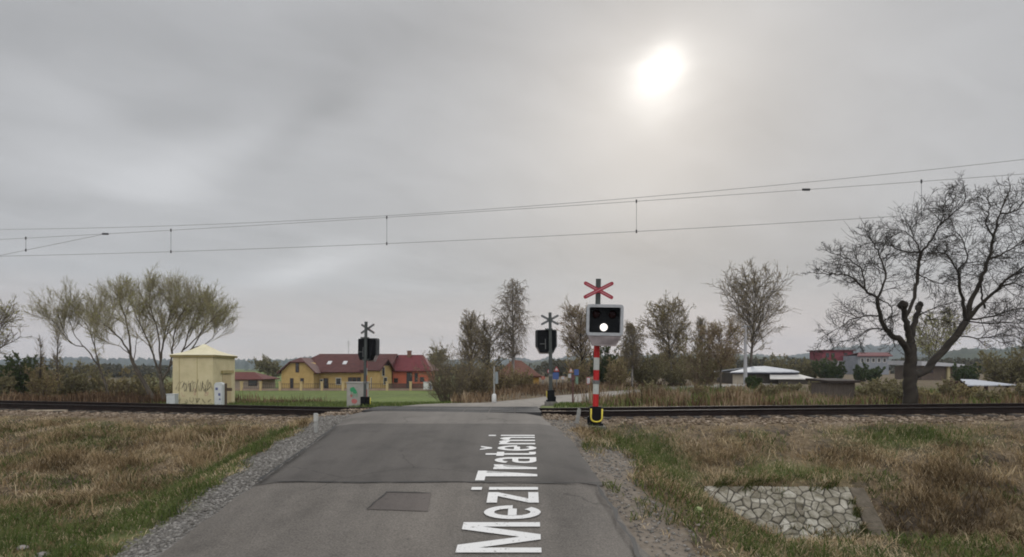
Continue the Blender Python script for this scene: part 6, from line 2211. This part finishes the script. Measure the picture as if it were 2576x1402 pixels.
for (px, top, Y, w, lab, tw) in ((2060, 958, 44, 90, 'low brown scrub between the pale shed and the wooden shed', TWR), (2190, 962, 37, 80, 'low rusty scrub beside the wooden shed wall', TWR),
                                 (2270, 955, 35, 100, 'tangled scrub leaning against the walnut trunk', TWG), (2390, 955, 40, 110, 'brown scrub under the leaning walnut limb near the ochre porch', TWR),
                                 (2490, 975, 33, 110, 'low brown scrub in front of the open shelter', TWR), (2600, 950, 36, 120, 'brown scrub where the rails leave the view', TWG),
                                 (1985, 962, 46, 100, 'dark scrub in front of the lean to roof', TWG), (1930, 966, 40, 80, 'rusty shrub among tall reeds below the pale shed', TWR), (1640, 962, 42, 80, 'brown shrub beside the far bending road', TWR)):
    G('bush', 'bare_bush', lab, px, top, Y, w, dens=1.1, twm=tw, lf=3, leaf=.06, leafm=LEAFO)
G('bush', 'olive_bush', 'broad olive thicket behind the banded signal pole', 1545, 868, 84, 130, dens=1.5, leafm=BUDB, lf=5, leaf=.1)
G('bush', 'olive_bush', 'broad olive thicket behind the rounded budding tree', 1690, 872, 90, 150, dens=1.5, leafm=BUDB, lf=5, leaf=.1)
G('bush', 'olive_bush', 'broad olive thicket behind the tall dark forked bush', 1805, 868, 92, 150, dens=1.5, leafm=BUDB, lf=5, leaf=.1)
# thicket behind the rails, left of the willows
G('bush', 'evergreen_bush', 'dark green bushy conifer at the end of the thicket', 48, 893, 46, 75, dens=1.3, leafm=LEAFG, lf=8, leaf=.08)
G('bush', 'bare_bush', 'reddish brown bush next to the dark conifer', 105, 912, 44, 80, dens=1.3, twm=TWR, lf=3, leaf=.07)
G('bush', 'olive_bush', 'olive bush in the middle of the thicket', 165, 905, 50, 110, dens=1.3, leafm=LEAFO, lf=5, leaf=.08)
G('bush', 'olive_bush', 'olive brown bush under the slender willow', 235, 912, 52, 110, dens=1.3, leafm=LEAFO, lf=5, leaf=.08)
G('bush', 'bare_bush', 'grey brown bush between two willow stems', 305, 925, 48, 100, dens=1.2, twm=TWG, lf=3, leaf=.07)
G('bush', 'olive_bush', 'low olive bush close to the big willow foot', 372, 940, 50, 110, dens=1.2, leafm=LEAFO, lf=5, leaf=.08)
G('bush', 'olive_bush', 'low weedy bush at the very end of the rails', -5, 935, 42, 100, dens=1.2, leafm=LEAFO, lf=4, leaf=.08)
G('bush', 'bare_bush', 'small brown shrub between the big willow and the hut', 425, 955, 42, 60, dens=1.0, twm=TWG, lf=3, leaf=.06)
G('slim', 'sapling', 'thin upright sapling above the reddish brown bush', 100, 838, 44, 40, lf=1, leaf=.03, dens=.35)
G('slim', 'sapling', 'thin pale sapling beside the slender willow', 142, 815, 46, 46, lf=1, leaf=.03, dens=.35)
# distant grey trees behind the houses
for (px, top, w, lab) in ((675, 922, 50, 'grey distant tree above the red roofed bungalow'), (696, 930, 34, 'small grey distant tree beside the yellow gable'),
                          (1098, 893, 50, 'distant tree behind the end of the wine red roof')):
    G('round', 'distant_tree', lab, px, top, 150, w, lf=4, leaf=.2, leafm=LEAFO, dens=.8)


# far wood along the foot of the hills: one mass
def wood():
    S = Segs()
    pts = []
    for (p0, p1, Y, top, n) in ((-200, 420, 210, 922, 95), (1090, 1330, 230, 920, 40), (1380, 1700, 150, 908, 85), (1560, 2080, 170, 905, 90), (2250, 2800, 210, 905, 90)):
        for i in range(n):
            px = R.uniform(p0, p1); yy = Y * R.uniform(.9, 1.25)
            x = (px - CX) / F * yy
            h = P(0, top + R.uniform(-5, 12), yy)[2] + 1.0
            w = R.uniform(2.5, 5.5)
            for k in range(70):
                u = R.random() ** .7
                rr = w * math.sin(math.pi * min(1, .2 + .75 * (1 - u))) * math.sqrt(R.random())
                a = R.uniform(0, 6.283)
                S.leaf.append((x + rr * math.cos(a), yy + rr * math.sin(a), -1 + (h) * (.05 + .95 * u)))
    m = leafmat('far_wood_leaf', [(.05, .05, .036), (.078, .074, .052), (.11, .10, .07)])
    me = S.mesh('distant_wood', 3, [m], .75)
    o = link_mesh('distant_wood', me, [m])
    tag(o, 'far strip of grey green wood along the foot of the hills', None, None, 'stuff')


wood()

# ------------------------------------------------------------------ hills
HILLM = pmat('hill_forest', (.018, .028, .018), (.045, .06, .034), .012, .95, c3=(.028, .04, .024), detail=8, lo=.4, hi=.62)
HF = pmat('hill_fields', (.016, .025, .02), (.042, .055, .034), .004, .95, detail=5, lo=.45, hi=.6)


def hill(name, knots, Rd, depth, mat, seed, label, rough=1.5):
    px = np.arange(-1400, 4200, 5.0)
    py = np.interp(px, [k[0] for k in knots], [k[1] for k in knots])
    x = (px - CX) / F * Rd
    top = CAMZ - (py - HY) / F * Rd
    top = top + (fbm(px * .05, px * 0 + seed, seed) - .5) * 6 * rough * Rd / 1500 + (fbm(px * .25, px * 0 + seed, seed + 4, 3) - .5) * 7 * rough * Rd / 1500
    rows = []
    prof_ = [(0, -6), (.15, .28), (.35, .6), (.6, .86), (.8, .97), (.9, 1.0), (1.0, .98), (1.3, .6), (1.7, -.1)]
    for (d_, h_) in prof_:
        z = np.where(h_ < 0, -8.0, -3 + (top + 3) * h_)
        z = z + (fbm(px * .08, px * 0 + d_ * 40, seed + 2) - .5) * (6 * rough * Rd / 1500) * (0 < h_ < 1)
        rows.append(np.stack([x * (1 + (d_ - .9) * depth / Rd), np.full_like(x, Rd + (d_ - .9) * depth), z], -1))
    v = np.stack(rows, 0)
    n_, m_ = v.shape[0], v.shape[1]
    id_ = np.arange(n_ * m_).reshape(n_, m_)
    q = np.stack([id_[:-1, :-1], id_[:-1, 1:], id_[1:, 1:], id_[1:, :-1]], -1).reshape(-1, 4)
    me = np_mesh(name, v.reshape(-1, 3), quads=q, smooth=True)
    o = link_mesh(name, me, mat)
    o['label'] = label
    return tag(o, kind='structure')


hill('hills', [(-1400, 890), (0, 906), (220, 900), (330, 903), (440, 906), (600, 904), (680, 909), (770, 900), (900, 900), (1080, 903), (1200, 904), (1280, 902), (1350, 907), (1450, 893), (1600, 893), (1800, 893), (1960, 895), (2050, 890), (2110, 874), (2250, 868), (2330, 880), (2400, 884), (2560, 872), (4200, 880)],
     1700, 700, HF, 3, 'blue grey hills along the horizon')
hill('wooded_ridge', [(-1400, 925), (1150, 935), (1300, 912), (1400, 908), (1500, 900), (1560, 897), (1800, 894), (1960, 897), (2030, 905), (2100, 915), (2250, 905), (2330, 895), (2420, 878), (2500, 880), (2600, 872), (4200, 900)],
     620, 260, HILLM, 8, 'darker wooded ridge rising behind the gardens', rough=1.1)

# ------------------------------------------------------------------ haze
mb = MB(); mb.box(-2950, 2950, -190, 2900, -14, 130)
hzm = bpy.data.materials.new('haze')
hzm.use_nodes = True
nn = hzm.node_tree.nodes; nn.clear()
out = nn.new('ShaderNodeOutputMaterial'); vol = nn.new('ShaderNodeVolumePrincipled')
vol.inputs['Color'].default_value = (.72, .82, .95, 1)
vol.inputs['Density'].default_value = HAZE
hzm.node_tree.links.new(vol.outputs[0], out.inputs['Volume'])
o = mb.build('haze', hzm)
tag(o, 'thin pale blue haze over the distant hills', None, None, 'stuff')
